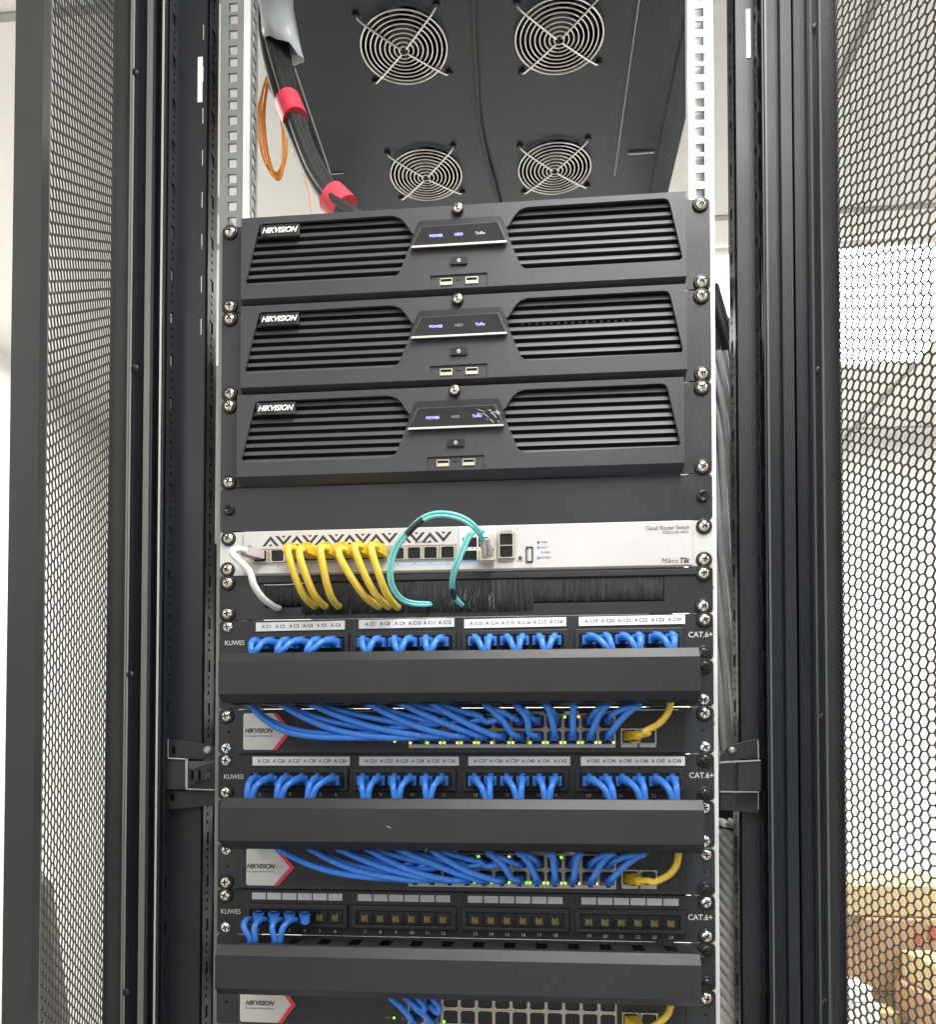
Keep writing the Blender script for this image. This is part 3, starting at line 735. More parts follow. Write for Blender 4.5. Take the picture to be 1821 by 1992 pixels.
for k, s2 in enumerate(('USER', 'FAULT', 'POWER1', 'POWER2')):
    x, z = at(1047.5, 1055+10*k, FY); inst('led', led_me['oBWB'[k]], t, (x, FY, z))
    lettering([(s2, x+5.6+(1 if k > 1 else 0), z, 2.7)], FY, 'led_label', 'print_faint', face)
lettering([('CONSOLE', jx, RPZ+19.2, 2.4), ('ETH/BOOT', jx, RPZ-10.6, 2.6), ('RESET', at(1012, 1100, FY)[0], RPZ-9.8, 2.6), ('USB', (xa+xb)/2, RPZ-9.8, 2.4)], FY, 'print', 'print_faint', face)
x, z = at(1298.5, 1027, FY); lettering([('Cloud Router Switch', x, z, 5.4, .9)], FY, 'model_print', 'print_faint', face, bold=.012)
x, z = at(1314, 1035.5, FY); lettering([('CRS312-4C+8XG', x, z, 3.6, .92)], FY, 'model_print', 'print_faint', face, bold=.012)
x, z = at(1313, 1091, FY); lettering([('Mikro', x-5.2, z, 7, .95)], FY, 'brand_lettering', 'print_bold', face, shear=.3)
lettering([('Tik', x+8.2, z, 7, 1)], FY, 'brand_lettering', 'print_bold', face, shear=.3, bold=.04)
screws(t, RU, 1, 'gggg')

# ------------------------------------------------------------ brush panel
t = thing('brush_panel', (0, 0, zu(9)), 'black cable entry panel with a row of bristles below the white router', 'brush panel')
bx0, bz0 = at(516, 1137, -2); bx1, bz1 = at(1292, 1169, -2); bz0 = zu(8)-8.6
xm = at(1037, 1170, -2)[0]; zlow = zu(9)+5.5
ear_panel(t, 8, 1, 'cover_black', holes=[[(bx0, bz0), (bx1, bz0), (bx1, bz1), (bx0, bz1)]])
MB().box(bx0-3, bx1+3, 1, 3, bz1-4, bz0+4).build('brush_backing', 'void_black', t)
MB().extrude_x([(-2.1, zu(8)-1.5), (-4, zu(8)-2.5), (-4, bz0+1), (-2.1, bz0)], bx0-6, bx1+30).build('brush_holder', 'black_powder', t, bevel=.3)
b = MB(); random.seed(11)
for k in range(2600):
    x = random.uniform(bx0+1, bx1-1)
    low = bz1+1.5 if x > xm or x < at(595, 0, -2)[0] else zlow-random.uniform(0, 1.5)
    zt_ = bz0-.5; lean = random.gauss(0, .8)+(3*math.sin(x*.05) if random.random() < .12 else 0); y = random.uniform(-3.4, -.6) if low < bz1 else random.uniform(-1.8, -.2)
    w = random.uniform(.18, .35)
    b.add([(x-w, y, zt_), (x+w, y, zt_), (x+lean+w*.6, y-random.uniform(0, 1.2), low), (x+lean-w*.6, y, low)], [(0, 1, 2, 3)])
b.build('bristles', 'bristle', t)
b = MB()
for k in range(20):
    px = random.choice([random.gauss(905, 6), random.gauss(945, 12), random.gauss(880, 10), random.uniform(830, 1000)]); py = random.uniform(1142, 1165)
    p1 = P(px, py, -5); p2 = P(px+random.gauss(0, 5), py+random.uniform(10, 28), -6.5-random.uniform(0, 4))
    b.tube([p1, ((p1[0]+p2[0])/2+random.uniform(-1, 1), -6, (p1[2]+p2[2])/2), p2], .16, 4)
b.build('stray_bristles', 'galvanized', t)
MB().tube([P(514, 1138, -4.5), P(560, 1137, -4.6), P(592, 1134, -4.5)], .5, 5).build('bright_scratch', 'wire_chrome', t)
screws(t, 8, 1, 'gggg')

# ------------------------------------------------------------ patch panels
PX = [c+(k-2.5)*15.35 for c in (-160.3, -54.2, 53.6, 162.0) for k in range(6)]
def patch(u, label, first, kinds, cups, strips):
    t = thing('patch_bay', (0, 0, zu(u+1)), label, 'patch panel', 'black patch panels of 24 jacks')
    p = ear_panel(t, u, 1, 'plastic_black' if False else 'black_powder')
    zc_ = zu(u+1)+18.6
    b = MB()
    for c in (-160.3, -54.2, 53.6, 162.0):
        o_ = [(c-51, zc_-10.5), (c+51, zc_-10.5), (c+51, zc_+12), (c-51, zc_+12)]
        i_ = [(c-46.4, zc_-6.8), (c+46.4, zc_-6.8), (c+46.4, zc_+6.8), (c-46.4, zc_+6.8)]
        b.xz([o_, i_], -6, -2.05)
    b.build('jack_frame', 'black_powder', t, bevel=.8)
    for x in PX: put_jack(JP, t, x, zc_, -2.1, 'jack')
    MB().box(-215, 215, .5, 120, zu(u+1)+(.1 if u < 15 else 2), zu(u)-.1).build('housing', 'black_powder', t)
    if strips == 'icons':
        b = MB(); zz = zu(u)-6.6
        for x in PX: b.box(x-7, x+7, -2.8, -2.05, zz-3.3, zz+3.3)
        b.build('label_window', 'label_grey', t)
    else:
        zz = zu(u)-7
        for g, (xa, xb) in enumerate(strips):
            dz = (0, 1.0, 0, .6)[g] if u == 9 else (0, 0, 0, 0)[g]
            tilt = .6 if u == 9 else 0
            q = [(xa, zz-4.4+dz), (xb, zz-4.4+dz+tilt), (xb, zz+4.4+dz+tilt), (xa, zz+4.4+dz)]
            ls = MB().xz([q], -3.2, -2.1).build('label_strip', 'label_white', t, bevel=.15, seg=1)
            step = (xb-xa-6)/6
            lettering([('A C%d' % (first+g*6+k), xa+4+step*(k+.5), zz+dz+tilt*k/6, 4.6, 1.0) for k in range(6)], -3.2, 'lettering', 'print_faint', ls, space=1.02, bold=.02)
    if u != 9:
        lettering([(str(k+1), x, zu(u+1)+4.6, 4.6) for k, x in enumerate(PX)], -2, 'jack_number', 'print_white', t)
    x, z = at(456, 1254, -2); lettering([('KUWES', -225.5 if u != 15 else -227.5, zc_+3.2, 6.6, .92)], -2, 'brand_lettering', 'print_white', t, bold=.005)
    lettering([('CAT.6+', 229.5 if u != 15 else 227.5, zc_+5.2, 7.4, .95)], -2, 'print', 'print_white', t, bold=.01)
    screws(t, u, 1, kinds, cups=cups)
    return zc_
ZP1 = patch(9, 'upper patch panel with blue plugs under white labels A C1 to A C24', 1, 'z-gb', (0, 0, 1, 1), [(-203.5, -113.5), (-99.5, -5), (4.5, 103), (115, 215)])
ZP2 = patch(12, 'middle patch panel with blue plugs under white labels A C25 to A C48', 25, 'zgbb', (0, 1, 1, 1), [(-206, -108), (-98.5, -.5), (8.6, 106.5), (116.5, 214)])
ZP3 = patch(15, 'lowest patch panel, mostly empty, with blank label windows and numbered jacks', 0, 'gzzg', (1, 0, 1, 1), 'icons')

# ------------------------------------------------------------ cable managers
def manager(u, label, kinds, cups, xsh=0):
    t = thing('cable_manager', (0, 0, zu(u+1)), label, 'cable manager', 'black cable managers with smooth covers')
    ear_panel(t, u, 1)
    z0, z1 = zu(u+1), zu(u)
    # base channel with fingers top and bottom
    n = 15; c = MB()
    for zz, th_ in ((z1-.6, -1.6), (z0+.6, 1.6)):
        x = -208+xsh
        while x < 205+xsh:
            c.box(x, x+18.5, -56, -2.1, zz, zz+th_); x += 29.3
        c.box(-208+xsh, 208+xsh, -56, -46, zz-th_*.06, zz+th_*.94)
        c.box(-208+xsh, 208+xsh, -9, -2.15, zz-th_*.06, zz+th_*.94)
    c.build('finger_channel', 'black_powder', t, bevel=.3, seg=1)
    # cover
    cz0, cz1 = z0+.4, z1+3.2
    prof = [(-56, cz1), (-64, cz1), (-70, cz1-8.6), (-70, cz1-38.5), (-60.5, cz1-46), (-56, cz1-46), (-56, cz1-44.4), (-60, cz1-44.4), (-68.4, cz1-37.9), (-68.4, cz1-9.2), (-63.2, cz1-1.6), (-56, cz1-1.6)]
    b = MB().extrude_x(prof, -215.8+xsh, 215.8+xsh)
    ends = [(-56, cz1-1.7), (-63, cz1-1.7), (-68.3, cz1-9.3), (-68.3, cz1-37.8), (-60, cz1-44.3), (-56, cz1-44.3)]
    b.extrude_x(ends, -215.8+xsh, -214.4+xsh); b.extrude_x(ends, 214.4+xsh, 215.8+xsh)
    b.build('cover', 'cover_black', t, bevel=.5)
    b = MB().box(200+xsh, 211+xsh, -60, -57.5, cz1+.05, cz1+.6).box(-211+xsh, -200+xsh, -60, -57.5, cz1+.05, cz1+.6); b.build('cover_catch', 'plastic_black', t)
    screws(t, u, 1, kinds, cups=cups)
manager(10, 'upper black cable manager, below the labels A C1 to A C24', '--bz', (0, 0, 1, 0))
manager(13, 'middle black cable manager with a small scratch, below the labels A C25 to A C48', '--zz', (0, 0, 0, 0), 2.5)
manager(16, 'lowest black cable manager with open finger slots above its cover', '--bb', (0, 0, 1, 1), -1)
# scratch on the middle one is a paint chip
mgr = [o for o in bpy.data.objects if o.name == 'cable_manager.001'][0]
p1 = P(752, 1607, -70.2); p2 = P(760, 1610, -70.2); p3 = P(831, 1649, -66); p4 = P(826, 1658, -62)
MB().tube([p1, p2], .45, 5, spline=False).tube([p3, p4], .3, 5, spline=False).build('paint_chip', 'print_grey', mgr)

# ------------------------------------------------------------ poe switches
CX = [-40.9+16.5*k for k in range(12)]
def poe(u, label, kinds, cups, leds_top, leds_bot, chev, ups):
    t = thing('network_switch', (0, 0, zu(u+1)), label, 'network switch', 'black network switches with a white and red name plate')
    ear_panel(t, u, 1, 'switch_black', name='mounting_plate')
    z0, z1 = zu(u+1)+1.6, zu(u)-1.6
    FY = -5
    f = MB().xz([rrect(-219, 219, z0, z1, 2)], FY, -2.1).build('face_plate', 'switch_black', t, bevel=.3)
    r = MB().xz([[(-214.5, z0+3), (214.5, z0+3), (214.5, z1-3), (-214.5, z1-3)]], FY-.3, FY-.05).build('front_sheet', 'black_powder', f)
    MB().box(-217, 217, .5, 250, z0-1.5, z1+1.5).build('chassis', 'black_powder', t)
    for sx in (-1, 1): MB().lathe([(1.6, -.3), (1.6, 0)], (sx*231, -2, (z0+z1)/2), 10).build('pin_hole', 'void_black', t)
    q, rim = chev
    # name plate
    zt_, zb_, zm_ = z1-2.6, z0+2.6, (z0+z1)/2
    xl, xt, tip = q
    bd = MB().xz([[(xl+1.5, zt_), (xt, zt_), (tip, zm_), (xt-1, zb_), (xl+1.5, zb_), (xl, zb_+1.5), (xl, zt_-1.5)]], FY-1.0, FY-.35).build('name_plate', 'label_cream', f, bevel=.2, seg=1)
    MB().xz([[(xt-3.6, zt_+.2), (xt+.8, zt_+.2), (tip+3.2, zm_), (xt+.4, zb_-.2), (xt-4, zb_-.2), (tip-1.6, zm_)]], FY-1.4, FY-1.05).build('red_chevron', 'red_tape', bd)
    lettering([('HIKVISION', (xl+xt)/2-1.5, zm_+.6, 6.2, .95)], FY-1.05, 'brand_lettering', 'print_dark', bd, shear=.35, bold=.03)
    lettering([('Smart Gigabit PoE Switch Series', (xl+xt)/2-1.5, zm_-4.4, 2.3, .95)], FY-1.05, 'print', 'print_dark', bd)
    # ports
    zt2, zb2 = zm_+8.1, zm_-6.6
    b = MB().box(CX[0]-8.6, CX[11]+8.6, FY-1.2, FY-.35, zb2-8, zt2+8)
    blk = b.build('port_block', 'port_metal', f, bevel=.2)
    for k, x in enumerate(CX):
        put_jack(JMf, t, x, zt2, FY-1.25); put_jack(JM, t, x, zb2, FY-1.25)
        MB()
    b = MB()
    for k in range(0, 12): b.box(CX[k]-7.9, CX[k]+7.9, FY-3.6, FY-3.3, zb2-9.9, zb2-7.2)
    b.box(CX[0]-8, CX[11]+8, FY-3.29, FY-1.2, zb2-9.8, zb2-7.2)
    for k in (2, 7, 9, 11): b.box(CX[k]-7, CX[k]+7, FY-3.4, FY-1.2, zt2+7.2, zt2+10)
    b.build('port_label', 'label_grey', f)
    for k in range(12):
        x = CX[k]
        for s_, off in ((leds_top, zt2+4.6), (leds_bot, zb2-5.0)):
            for j, dx_ in ((0, -6.3), (1, 6.3)):
                ch = s_[2*k+j] if 2*k+j < len(s_) else 'o'
                if ch != '.': inst('led', led_me[ch], t, (x+dx_, FY-3.3, off))
    for j, x in enumerate((162, 179)):
        o_ = put_jack(JM, t, x, zb2+1, FY-.4); 
        MB().box(x-7.6, x+7.6, FY-1.2, FY-.4, zb2-9.6, zb2-6.6).build('port_label', 'label_grey', f)
    x, z = at(768, 1447, FY); inst('led', led_me['G'], t, (x, FY, zb2-3.6))
    lettering([('PWR', x-5.5, zb2-3.6, 2.6), ('SYS', x+9, zb2-4.6, 2.6)], FY-.35, 'led_label', 'print_grey', f)
    MB().tube([(-112, -6, z1-1.2), (-90, -6, z1-1), (-78, -6, z1-1.2)], .45, 5).box(155, 208, -5.9, -5.2, z1-1.7, z1-1.1).build('bright_edge', 'wire_chrome', f)  # light showing along the top edge, put in as chrome strips
    screws(t, u, 1, kinds, cups=cups)
    return zt2, zb2
T1 = poe(11, 'upper black network switch, name plate partly hidden by blue cables', 'gzgz', (1, 0, 1, 0), '....'+'....'+'..GA'+'....'+'..GA'+'..GA'*1+'A.'+'..', 'A.GAGAGAGA.GA.GAGAGAGAGA.', ((-214.6, -181, -168.6), 0), 0)
T2 = poe(14, 'middle black network switch with a full white arrow name plate and green lights', 'gggb', (0, 1, 0, 1), '..GAGA..GAGA..G..G....G.', '.GAG.G.G.GAG.GGAGAGA.A..', ((-210.6, -179, -165), 0), 0)
T3 = poe(17, 'lowest black network switch, cut by the bottom of the picture, with empty square ports', 'g-g-', (1, 0, 1, 0), '....G...................', 'G...G...................', ((-216, -174, -163), 0), 0)

# ------------------------------------------------------------ cables
def plug_meshes(boot, tabm):
    b = MB().box(-5.6, 5.6, -12, 1.5, -4.2, 4.2)
    b.add([(-5.6, -12, -4.2), (5.6, -12, -4.2), (5.6, -12, 4.2), (-5.6, -12, 4.2), (-3.8, -20, -3.4), (3.8, -20, -3.4), (3.8, -20, 3.4), (-3.8, -20, 3.4)],
          [(0, 1, 5, 4), (1, 2, 6, 5), (2, 3, 7, 6), (3, 0, 4, 7), (4, 5, 6, 7)])
    b.tube([(0, -19, 0), (0, -23.5, 0)], 4.0, 12, spline=False)
    c = MB().add([(-2.2, 1, 4.3), (2.2, 1, 4.3), (2.2, -13, 7), (-2.2, -13, 7), (-2.2, 1, 3.3), (2.2, 1, 3.3), (2.2, -13, 6), (-2.2, -13, 6)], [(0, 1, 2, 3), (4, 7, 6, 5), (0, 4, 5, 1), (1, 5, 6, 2), (2, 6, 7, 3), (3, 7, 4, 0)])
    d = MB(); d.v = [(x, y, -z) for x, y, z in c.v]; d.f = c.f; d.sm = c.sm
    return mesh_only(b, 'plug', boot), mesh_only(c, 'latch', tabm), mesh_only(d, 'latch', tabm)
PS0 = mesh_only(MB().add([(-5.8, -13, -4.4), (5.8, -13, -4.4), (5.8, -13, 4.6), (-5.8, -13, 4.6), (-5.8, 1.5, -4.2), (5.8, 1.5, -4.2), (5.8, 1.5, 4.4), (-5.8, 1.5, 4.4)], [(0, 1, 2, 3), (4, 7, 6, 5), (0, 4, 5, 1), (1, 5, 6, 2), (2, 6, 7, 3), (3, 7, 4, 0)]), 'plug', 'blue_boot')
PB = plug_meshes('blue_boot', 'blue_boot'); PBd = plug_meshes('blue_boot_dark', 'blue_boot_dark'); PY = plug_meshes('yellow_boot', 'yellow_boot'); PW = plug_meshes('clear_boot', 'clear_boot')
def put_plug(PM, parent, x, z, Y, up=True, yaw=0):
    o = inst('plug', PM[0], parent, (x, Y, z)); o.rotation_euler = (0, 0, yaw)
    l = inst('latch', PM[1] if up else PM[2], o, (x, Y, z)); l.location = (0, 0, 0); return o
GB1 = 'blue patch cables of the upper group'; GB2 = 'blue patch cables of the lower group'
def blue(pid, u, jackx, jz, conv_px, conv_py, out_px, out_py, col, row, zT, lab, group, sw_u, depth, sags):
    zrow = zT[0] if row else zT[1]
    jy = -3
    t = thing('patch_cable', (jackx, jy, jz), lab, 'patch cable', group)
    cxm, czm = at(conv_px, conv_py, -34); oxm, ozm = at(out_px, out_py, -30)
    side = (cxm-jackx)
    o = inst('plug', PS0, t, (jackx, jy, jz)); l = inst('latch', PB[1], o, (jackx, jy, jz)); l.location = (0, 0, 0)
    bz = jz+.4
    pts = [(jackx, -14, bz), (jackx+side*.04, -19, bz+.3), (jackx+side*.16, -26, bz+.2), (jackx+side*.42, -34, bz-2.6), (jackx+side*.74, -38, bz-8.5), (cxm, -38, czm-2), (cxm+(oxm-cxm)*.15, -38, czm-14), (oxm, -38, ozm+10), (oxm, -36, ozm)]
    MB().tube(pts[:4], 5.0, 12, sub=5, rfun=lambda q: 1.12-.45*q, flat=.86).build('boot', 'blue_boot', t)
    dx = col-oxm; yb = -26
    ux = sags
    if dx > 60:
        k = depth; ii = CX.index(col)
        ea = (EXPS1 if u == 9 else EXPS2)[ii]; ea = ea*.92 if row else ea
        ze = ((zT[1]+4.5)*(1-ii/5)+zrow*ii/5 if row else zrow)+ux[0]*.6
        for s_ in ((.07, .16, .28, .42, .58, .74, .88) if not row else (.07, .16, .28, .42, .58, .72)):
            pts.append((oxm+dx*s_*.97, -36-k*(1-s_)-(1 if row else 5)*math.sin(s_*3.14), ze+(ozm-ze)*(1-s_)**ea+ux[1]*math.sin(s_*3.14)))
        pts += ([(col-14, -36, (ze+zrow)/2-1)] if row else [])+[(col-4.5, -37, zrow+.4), (col-.5, -33, zrow), (col, -27.5, zrow)]
    elif dx > 18:
        k = depth
        pts += [(oxm+dx*.12, -38-k*.5, ozm-6), (oxm+dx*.5, -40-k*.4, (ozm+zrow)/2-1), (col-7, -38, zrow+3), (col-1, -34, zrow+.6), (col, -27.5, zrow)]
    else:
        pts += [(oxm+dx*.1, -41-depth*.3, ozm-5), (oxm+dx*.5, -42, (ozm+zrow)/2+2), (col+dx*-.1, -38, zrow+5), (col, -32, zrow+1.2), (col, -27.5, zrow)]
    MB().tube(pts, 3.1, 10, sub=7).build('cable_jacket', 'blue_jacket', t)
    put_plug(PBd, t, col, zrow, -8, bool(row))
CONV1 = [496, 545, 602, 715, 778, 836, 945, 1005, 1062, 1187, 1240, 1305]
OUT1 = [487, 545, 600, 712, 775, 835, 945, 1005, 1062, 1115, 1178, 1240]
CONV2 = [488, 545, 604, 713, 773, 834, 950, 1010, 1064, 1190, 1250, 1311]
OUT2 = [545, 606, 661, 716, 776, 837, 951, 1010, 1070, 1126, 1188, 1251]
rnd = random.Random(4)
EXPS1 = [6, 2.7, 2.0, 1.45, 1.25, 1.15]+[1]*6
EXPS2 = [2.9, 2.5, 1.8, 1.45, 1.3, 1.2]+[1]*6
for i in range(12):
    for j in range(2):
        k = 2*i+j; row = 1-j if i < 9 else j
        off = (3.2 if j else -3.2)
        nm = k+1
        blue(k, 9, PX[k], ZP1, CONV1[i]+off*1.1, 1268, OUT1[i]+off*.5, 1366, CX[i], row, T1, 'blue patch cable from the jack labelled A C%d down to the upper switch' % nm, GB1, 11, i*.9+(2 if j else 0), (rnd.uniform(-1.4, 1.4), rnd.uniform(-2.2, 2.2)))
        blue(k, 12, PX[k], ZP2, CONV2[i]+off*1.1, 1560, OUT2[i]+off*.7, 1648, CX[i], row, T2, 'blue patch cable from the jack labelled A C%d down to the middle switch' % (nm+24), GB2, 14, i*.9+(2 if j else 0), (rnd.uniform(-1.4, 1.4), rnd.uniform(-2.2, 2.2)))
# four cables of the lowest patch panel
for k in range(4):
    jx = PX[k]; t = thing('patch_cable', (jx, -3, ZP3), 'blue patch cable from jack %d of the lowest patch panel downwards' % (k+1), 'patch cable', 'blue patch cables of the lowest panel')
    cxp = (487, 497, 535, 546)[k]; cxm, czm = at(cxp, 1836, -34); side = cxm-jx
    put_plug(PB, t, jx, ZP3, -3, True, yaw=.3)
    oxm, ozm = at((772, 800, 822, 850)[k], 1944, -34); col = (CX[0], CX[1], CX[0], CX[1])[k]; zr = T3[1] if k < 2 else T3[0]
    MB().tube([(jx-3, -22, ZP3), (jx-4+side*.2, -30, ZP3+.2), (jx-4+side*.5, -37, ZP3-5), (cxm+1, -38, ZP3-16), (cxm, -36, czm), (cxm+2, -36, czm-16), (cxm+40, -38, czm-28), (oxm-30, -40, czm-30), (oxm, -42, ozm), (oxm+(col-oxm)*.4+4, -43, ozm-9), (col, -38, zr+4), (col, -27.5, zr)], 2.95, 10, sub=7).build('cable_jacket', 'blue_jacket', t)
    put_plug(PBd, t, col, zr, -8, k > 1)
# yellow uplinks
for (spx, spy, T, lab, mid) in ((1306, 1366, T1, 'yellow cable at the right end of the upper black switch', [(1300, 1385), (1281, 1408), (1255, 1422)]),
                                (1320, 1662, T2, 'yellow cable at the right end of the middle black switch', [(1316, 1682), (1300, 1702), (1272, 1715)]),
                                (1306, 1957, T3, 'yellow cable at the right end of the lowest black switch', [(1299, 1972), (1280, 1990), (1258, 2004)])):
    x = 162; z = T[1]+1
    t = thing('patch_cable', (x, -8, z), lab, 'patch cable', 'yellow cables of the lower switches')
    put_plug(PY, t, x, z, -8, False, yaw=.25)
    s0 = P(spx+2, spy-40, -36)
    MB().tube([s0, P(spx+1, spy-12, -38)]+[P(a, b_, -40) for a, b_ in mid]+[(x+13, -38, z+1.5), (x+6, -31, z)], 3.1, 10, sub=7).build('cable_jacket', 'yellow_jacket', t)
# yellow and white router cables
ends = [(608, 1177), (629, 1177), (655, 1177), (733, 1178), (752, 1178), (770, 1179)]
for i, (ep, pi) in enumerate(zip(ends, (2, 3, 4, 5, 6, 7))):
    x, z = RP[pi], RPZ+1
    t = thing('patch_cable', (x, -8, z), 'short yellow cable from port %d of the white router into the brush panel' % (pi+1), 'patch cable', 'yellow cables of the white router')
    put_plug(PY, t, x+3, z, -8, True, yaw=-.2).scale = (1.15, 1, 1.15)
    e = P(ep[0], ep[1], -9)
    hx = x+.5+(2, -2.5, 0, .8, 0, -.5)[i]; z += (.5, -1.4, 0, -1.8, 1.2, .8)[i]
    MB().tube([(hx+3, -25, z-.5), (hx-.5, -31, z-.5), (hx-1.0, -36, z-5), (hx+(e[0]-hx)*.12, -37, z-16), (hx+(e[0]-hx)*.42, -33, z-(z-e[2])*.62), (hx+(e[0]-hx)*.72, -24, z-(z-e[2])*.88), (e[0], -9, e[2]), (e[0]+1, 0, e[2]+.5)], 3.6, 10, sub=7).build('cable_jacket', 'yellow_jacket', t)
x, z = RP[0], RPZ+1
t = thing('patch_cable', (x, -8, z), 'white cable from the first port of the white router into the brush panel', 'patch cable')
put_plug(PW, t, x, z, -8, True, yaw=-.6)
e = P(534, 1180, -9)
MB().tube([(x-8, -25, z), (x-14, -31, z), (x-17, -37, z-6), P(484, 1110, -38), P(494, 1138, -36), P(511, 1163, -26), e, (e[0]+2, 0, e[2])], 3.3, 10, sub=7).build('cable_jacket', 'white_jacket', t)
# teal fibre with its metal plug-in modules
def teal(lab, pts, sleeve, mod, n=2):
    t = thing('fibre_cable', pts[0], lab, 'fibre cable', 'teal fibre cables of the white router')
    for k in range(n):
        o_ = (-1.6, 1.6)[k]
        q = []
        for i, p in enumerate(pts):
            a = Vector(pts[max(i-1, 0)]); c = Vector(pts[min(i+1, len(pts)-1)]); d = (c-a).normalized(); nn = Vector((d.z, 0, -d.x))
            q.append(Vector(p)+nn*o_)
        MB().tube(q, 1.65, 8, sub=8).build('fibre', 'teal_jacket', t)
    MB().tube([Vector(p) for p in sleeve], 3.2, 10, flat=.8).build('heat_shrink', 'plastic_black', t)
    return t
L1 = [P(940, 1056, -30), P(934, 1040, -40), P(920, 1022, -48), P(898, 1008, -52), P(872, 1001, -54), P(845, 1001, -54), P(820, 1011, -54), P(797, 1032, -52), P(779, 1052, -50), P(766, 1075, -48), P(760, 1100, -46), P(760, 1128, -42), P(768, 1150, -36), P(784, 1167, -28), P(806, 1174, -18), P(834, 1175, -9), P(838, 1175, -1)]
tf = teal('teal fibre cable looping high over the white router from its metal module', L1, [P(822, 1010, -54), P(806, 1024, -53), P(791, 1040, -51.5)], None)
b = MB(); xx, zz = at(944, 1084, -12); b.box(xx-5.5, xx+8.8, -20, FY-1, zz-5, zz+5); b.box(xx+3.6, xx+9, -24, FY-1, zz+5, zz+20)
b.build('metal_module', 'usb_metal', tf, bevel=.6)
b = MB(); b.tube([P(938, 1054, -31), P(941, 1066, -27), P(943, 1080, -22)], 3, 8).tube([P(948, 1048, -30), P(952, 1062, -26), P(953, 1078, -21)], 3, 8)
b.build('fibre_boot', 'clear_boot', tf)
L2 = [P(940, 1034, -22), P(928, 1030, -34), P(913, 1042, -42), P(903, 1062, -44), P(893, 1085, -44), P(885, 1106, -42), P(880, 1130, -36), P(880, 1146, -28)]
tf = teal('teal fibre cable hanging from the white router with a black sleeve at the bristles', L2, [P(880, 1142, -29), P(881, 1152, -24), P(884, 1162, -17)], None)
b = MB().tube([P(884, 1160, -17), P(891, 1170, -12), P(899, 1177, -4)], 2.6, 8); b.build('fibre_tail', 'teal_jacket', tf)

# black feeder bundle at the top left
tb = thing('cable_bundle', P(520, 0, 110), 'thick bundle of black cables bound with red tape, dropping behind the top recorder', 'cable bundle')
core = [P(508, -140, 130), P(512, -60, 130), P(520, 20, 125), P(531, 90, 120), P(545, 150, 112), P(563, 215, 105), P(585, 280, 95), P(615, 345, 82), P(655, 398, 66), P(700, 440, 50), P(720, 520, 45)]
offs = [(-8, 0, 0), (-1, -6, 2), (6.5, -3, -1), (1, 5, 3), (-5, 7, -4), (12, 3, 2), (4.5, -3.5, 1)]
for k, (a, y, z) in enumerate(offs):
    q = []
    for i, p in enumerate(core):
        w = 1 if i < 6 else .72
        q.append((p[0]+a*w+1.2*math.sin(i*1.3+k), p[1]+y, p[2]+z))
    MB().tube(q, 5.7, 12, sub=6).build('cable', 'black_jacket', tb)
def tape(p0, p1, r, name, mt, fl=.85, n=20, par=tb):
    MB().tube([p0, ((p0[0]+p1[0])/2, (p0[1]+p1[1])/2, (p0[2]+p1[2])/2), p1], r, n, flat=fl).build(name, mt, par)
tape(P(560, 199, 106), P(575, 236, 103), 17.5, 'red_tape', 'red_tape', .85)
tape(P(645, 384, 72), P(672, 410, 66), 17.2, 'red_tape', 'red_tape', .85)
b = MB(); vs = []; fs = []; random.seed(2)
ctr = [(515, -90), (523, -30), (529, 20), (534, 60), (541, 100)]
N_ = 18
for i, (px, py) in enumerate(ctr):
    c = P(px+10, py, 118)
    for k in range(N_):
        a = 2*math.pi*k/N_; r = 20+1.8*math.sin(5*a+i*1.7)+random.uniform(-1.2, 1.2)+(2.5 if i == 4 else 0)
        vs.append((c[0]+r*math.cos(a), c[1]+r*.8*math.sin(a), c[2]+(-10*math.cos(a) if i == 4 else 0)+random.uniform(-1, 1)))
for i in range(len(ctr)-1):
    for k in range(N_): k2 = (k+1) % N_; fs.append((i*N_+k, i*N_+k2, (i+1)*N_+k2, (i+1)*N_+k))
b.add(vs, fs, True); o = b.build('plastic_wrap', 'foil', tb)
sm = o.modifiers.new('solid', 'SOLIDIFY'); sm.thickness = .0006

# orange fibre coil
b = MB(); random.seed(9)
for k in range(7):
    q = []; cxx, czz = 531+random.uniform(-5, 6), 252+random.uniform(-6, 6); rw, rh = 21+random.uniform(-5, 6), 92+random.uniform(-6, 8)
    for i in range(29):
        a = 2*math.pi*i/28+1.4
        sw = 1-.55*max(0, math.sin(a))**2
        q.append(P(cxx-8*math.sin(a)+rw*math.cos(a)*sw, czz-rh*math.sin(a), 175+3*k))
    b.tube(q, 1.15, 6, spline=False, cap=False)
b.tube([P(520, 160, 175), P(545, 200, 176), P(566, 270, 180), P(590, 340, 185), P(603, 395, 188), P(606, 470, 190)], .9, 6)
tag(b.build('fibre_coil', 'orange_fibre', origin=P(531, 252, 175)), 'loose hanging coil of thin orange fibre behind the left rail', 'fibre coil')
# black lead hanging across the roof
tag(MB().tube([(atz(917, -200, 1992)[0], atz(917, -200, 1992)[1], 1994), (*atz(921, 20, 1994), 1994), (*atz(926, 130, 1994), 1994), (*atz(932, 230, 1994), 1994), (*atz(946, 305, 1994), 1994), (*atz(958, 350, 1994), 1994), (*atz(972, 402, 1994), 1994), (*atz(978, 425, 1994), 1994)], 3.4, 8).build('power_lead', 'black_jacket', origin=(0, 300, 1990)), 'black lead running along the middle of the rack roof between the fans', 'cable')

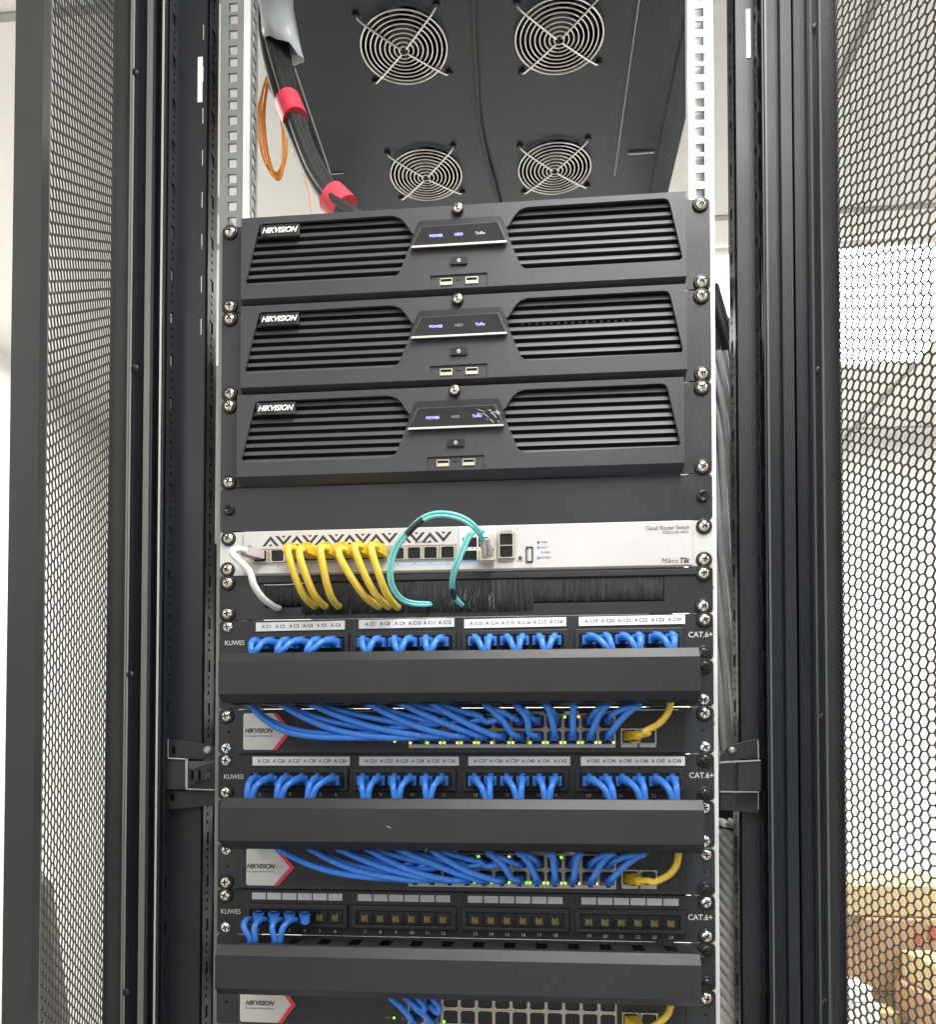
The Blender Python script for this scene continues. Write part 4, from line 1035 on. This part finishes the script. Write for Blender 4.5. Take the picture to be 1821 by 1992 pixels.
# leads in the gap beside the rails
def run(name, pts, r, mt, label, cat, rf=None): return tag(MB().tube(pts, r, 12, sub=6, rfun=rf).build(name, mt, origin=pts[0]), label, cat)
run('power_lead', [P(1385, 560, 90), P(1399, 610, 88), P(1413, 655, 85), P(1425, 705, 82), P(1432, 780, 80), P(1434, 900, 80), P(1432, 1100, 82), P(1430, 1420, 84)], 8, 'black_jacket', 'thick black cable bending down in the gap right of the recorders', 'cable')
run('power_lead', [P(1384, 590, 110), P(1400, 640, 108), P(1412, 690, 106), P(1420, 760, 104), P(1424, 860, 104), P(1426, 1000, 104), P(1424, 1420, 104)], 7, 'black_jacket', 'second black cable behind the thick one right of the recorders', 'cable')
def twist(pts, R, r, n, turns, label):
    t = thing('lead_bundle', pts[0], label, 'cable bundle')
    for k in range(n):
        q = []
        for i, p in enumerate(pts):
            a = 2*math.pi*(k/n+turns*i/(len(pts)-1)); q.append((p[0]+R*math.cos(a), p[1]+R*math.sin(a), p[2]))
        MB().tube(q, r, 8, sub=8).build('cable', 'braid_lead', t)
twist([P(1400, 690, 80), P(1404, 740, 80), P(1410, 800, 80), P(1412, 870, 80), P(1410, 950, 80), P(1407, 1030, 80), P(1408, 1120, 80), P(1410, 1220, 80), P(1412, 1320, 80), P(1412, 1420, 80), P(1412, 1500, 80)], 6.5, 4.2, 6, .9, 'bundle of light grey cables running down the gap right of the white router')
run('grey_lead', [P(1396, 640, 100), P(1398, 680, 100), P(1402, 720, 98), P(1410, 760, 98), P(1416, 840, 98), P(1420, 960, 98), P(1421, 1200, 98), P(1421, 1430, 98)], 5, 'grey_jacket', 'single darker grey cable behind the light grey bundle', 'cable')
# braided sleeve: helical strands
t = thing('braided_sleeve', P(1418, 1990, 75), 'grey twisted braided sleeve hanging below the right bracket', 'cable sleeve')
x0_, z0_ = at(1417, 1596, 75); x1_, z1_ = at(1419, 2120, 75)
b = MB()
for k in range(7):
    q = []
    for i in range(60):
        s_ = i/59; a = 2*math.pi*(k/7+s_*3.3); q.append((x0_+(x1_-x0_)*s_+9.5*math.cos(a), 75+9.5*math.sin(a), z0_+(z1_-z0_)*s_))
    b.tube(q, 4.6, 6, spline=False)
b.build('strand', 'braid', t)
c = P(1420, 1614, 60)
MB().plate([circ(0, 0, 15.6, 24), circ(0, 0, 14.2, 24)], lambda u, v, s: (c[0]+u*1.0-2, 75+v, c[2]-u*.25+2.2*s)).build('cable_tie', 'plastic_black', t)
run('side_lead', [P(418, 1290, 60), P(411, 1330, 62), P(406, 1400, 64), P(405, 1520, 66), P(406, 1640, 66), P(409, 1740, 64), P(415, 1800, 62), P(418, 1900, 60)], 4, 'side_blue', 'dark blue cable bowing out behind the left rail', 'cable')
run('side_lead', [P(420, 1310, 75), P(415, 1350, 76), P(411, 1420, 78), P(411, 1520, 80), P(413, 1640, 80), P(415, 1740, 78), P(419, 1830, 75)], 4, 'side_blue', 'second dark blue cable beside the bowing one at the left rail', 'cable')
# dark backings added beside the rails to shade the gaps
for sg, zt_, lab in ((-1, at(415, 1058, 130)[1], 'dark backing added in the gap left of the white router'), (1, at(1415, 900, 130)[1], 'dark backing added in the gap right of the cable managers')):
    t = thing('gap_backing', (sg*275, 150, HB), lab, 'gap backing')
    MB().box(sg*252, sg*338, 128, 170, HB, zt_).build('backing_body', 'plastic_black', t, bevel=1)
    b = MB()
    for k in range(30):
        z = HB+30+k*40
        if z < zt_-20: b.box(sg*262, sg*300, 127, 127.9, z, z+8)
    b.build('backing_slot', 'void_black', t)
# grey equipment wall patch behind the left gap
tag(MB().box(at(380, 900, 500)[0], at(430, 900, 500)[0]+20, 500, 530, 0, at(410, 712, 500)[1]).build('grey_board', 'grey_jacket', origin=(at(400, 900, 500)[0], 515, 0)), 'grey board standing behind the rack, seen in the gap left of the recorders', 'board')
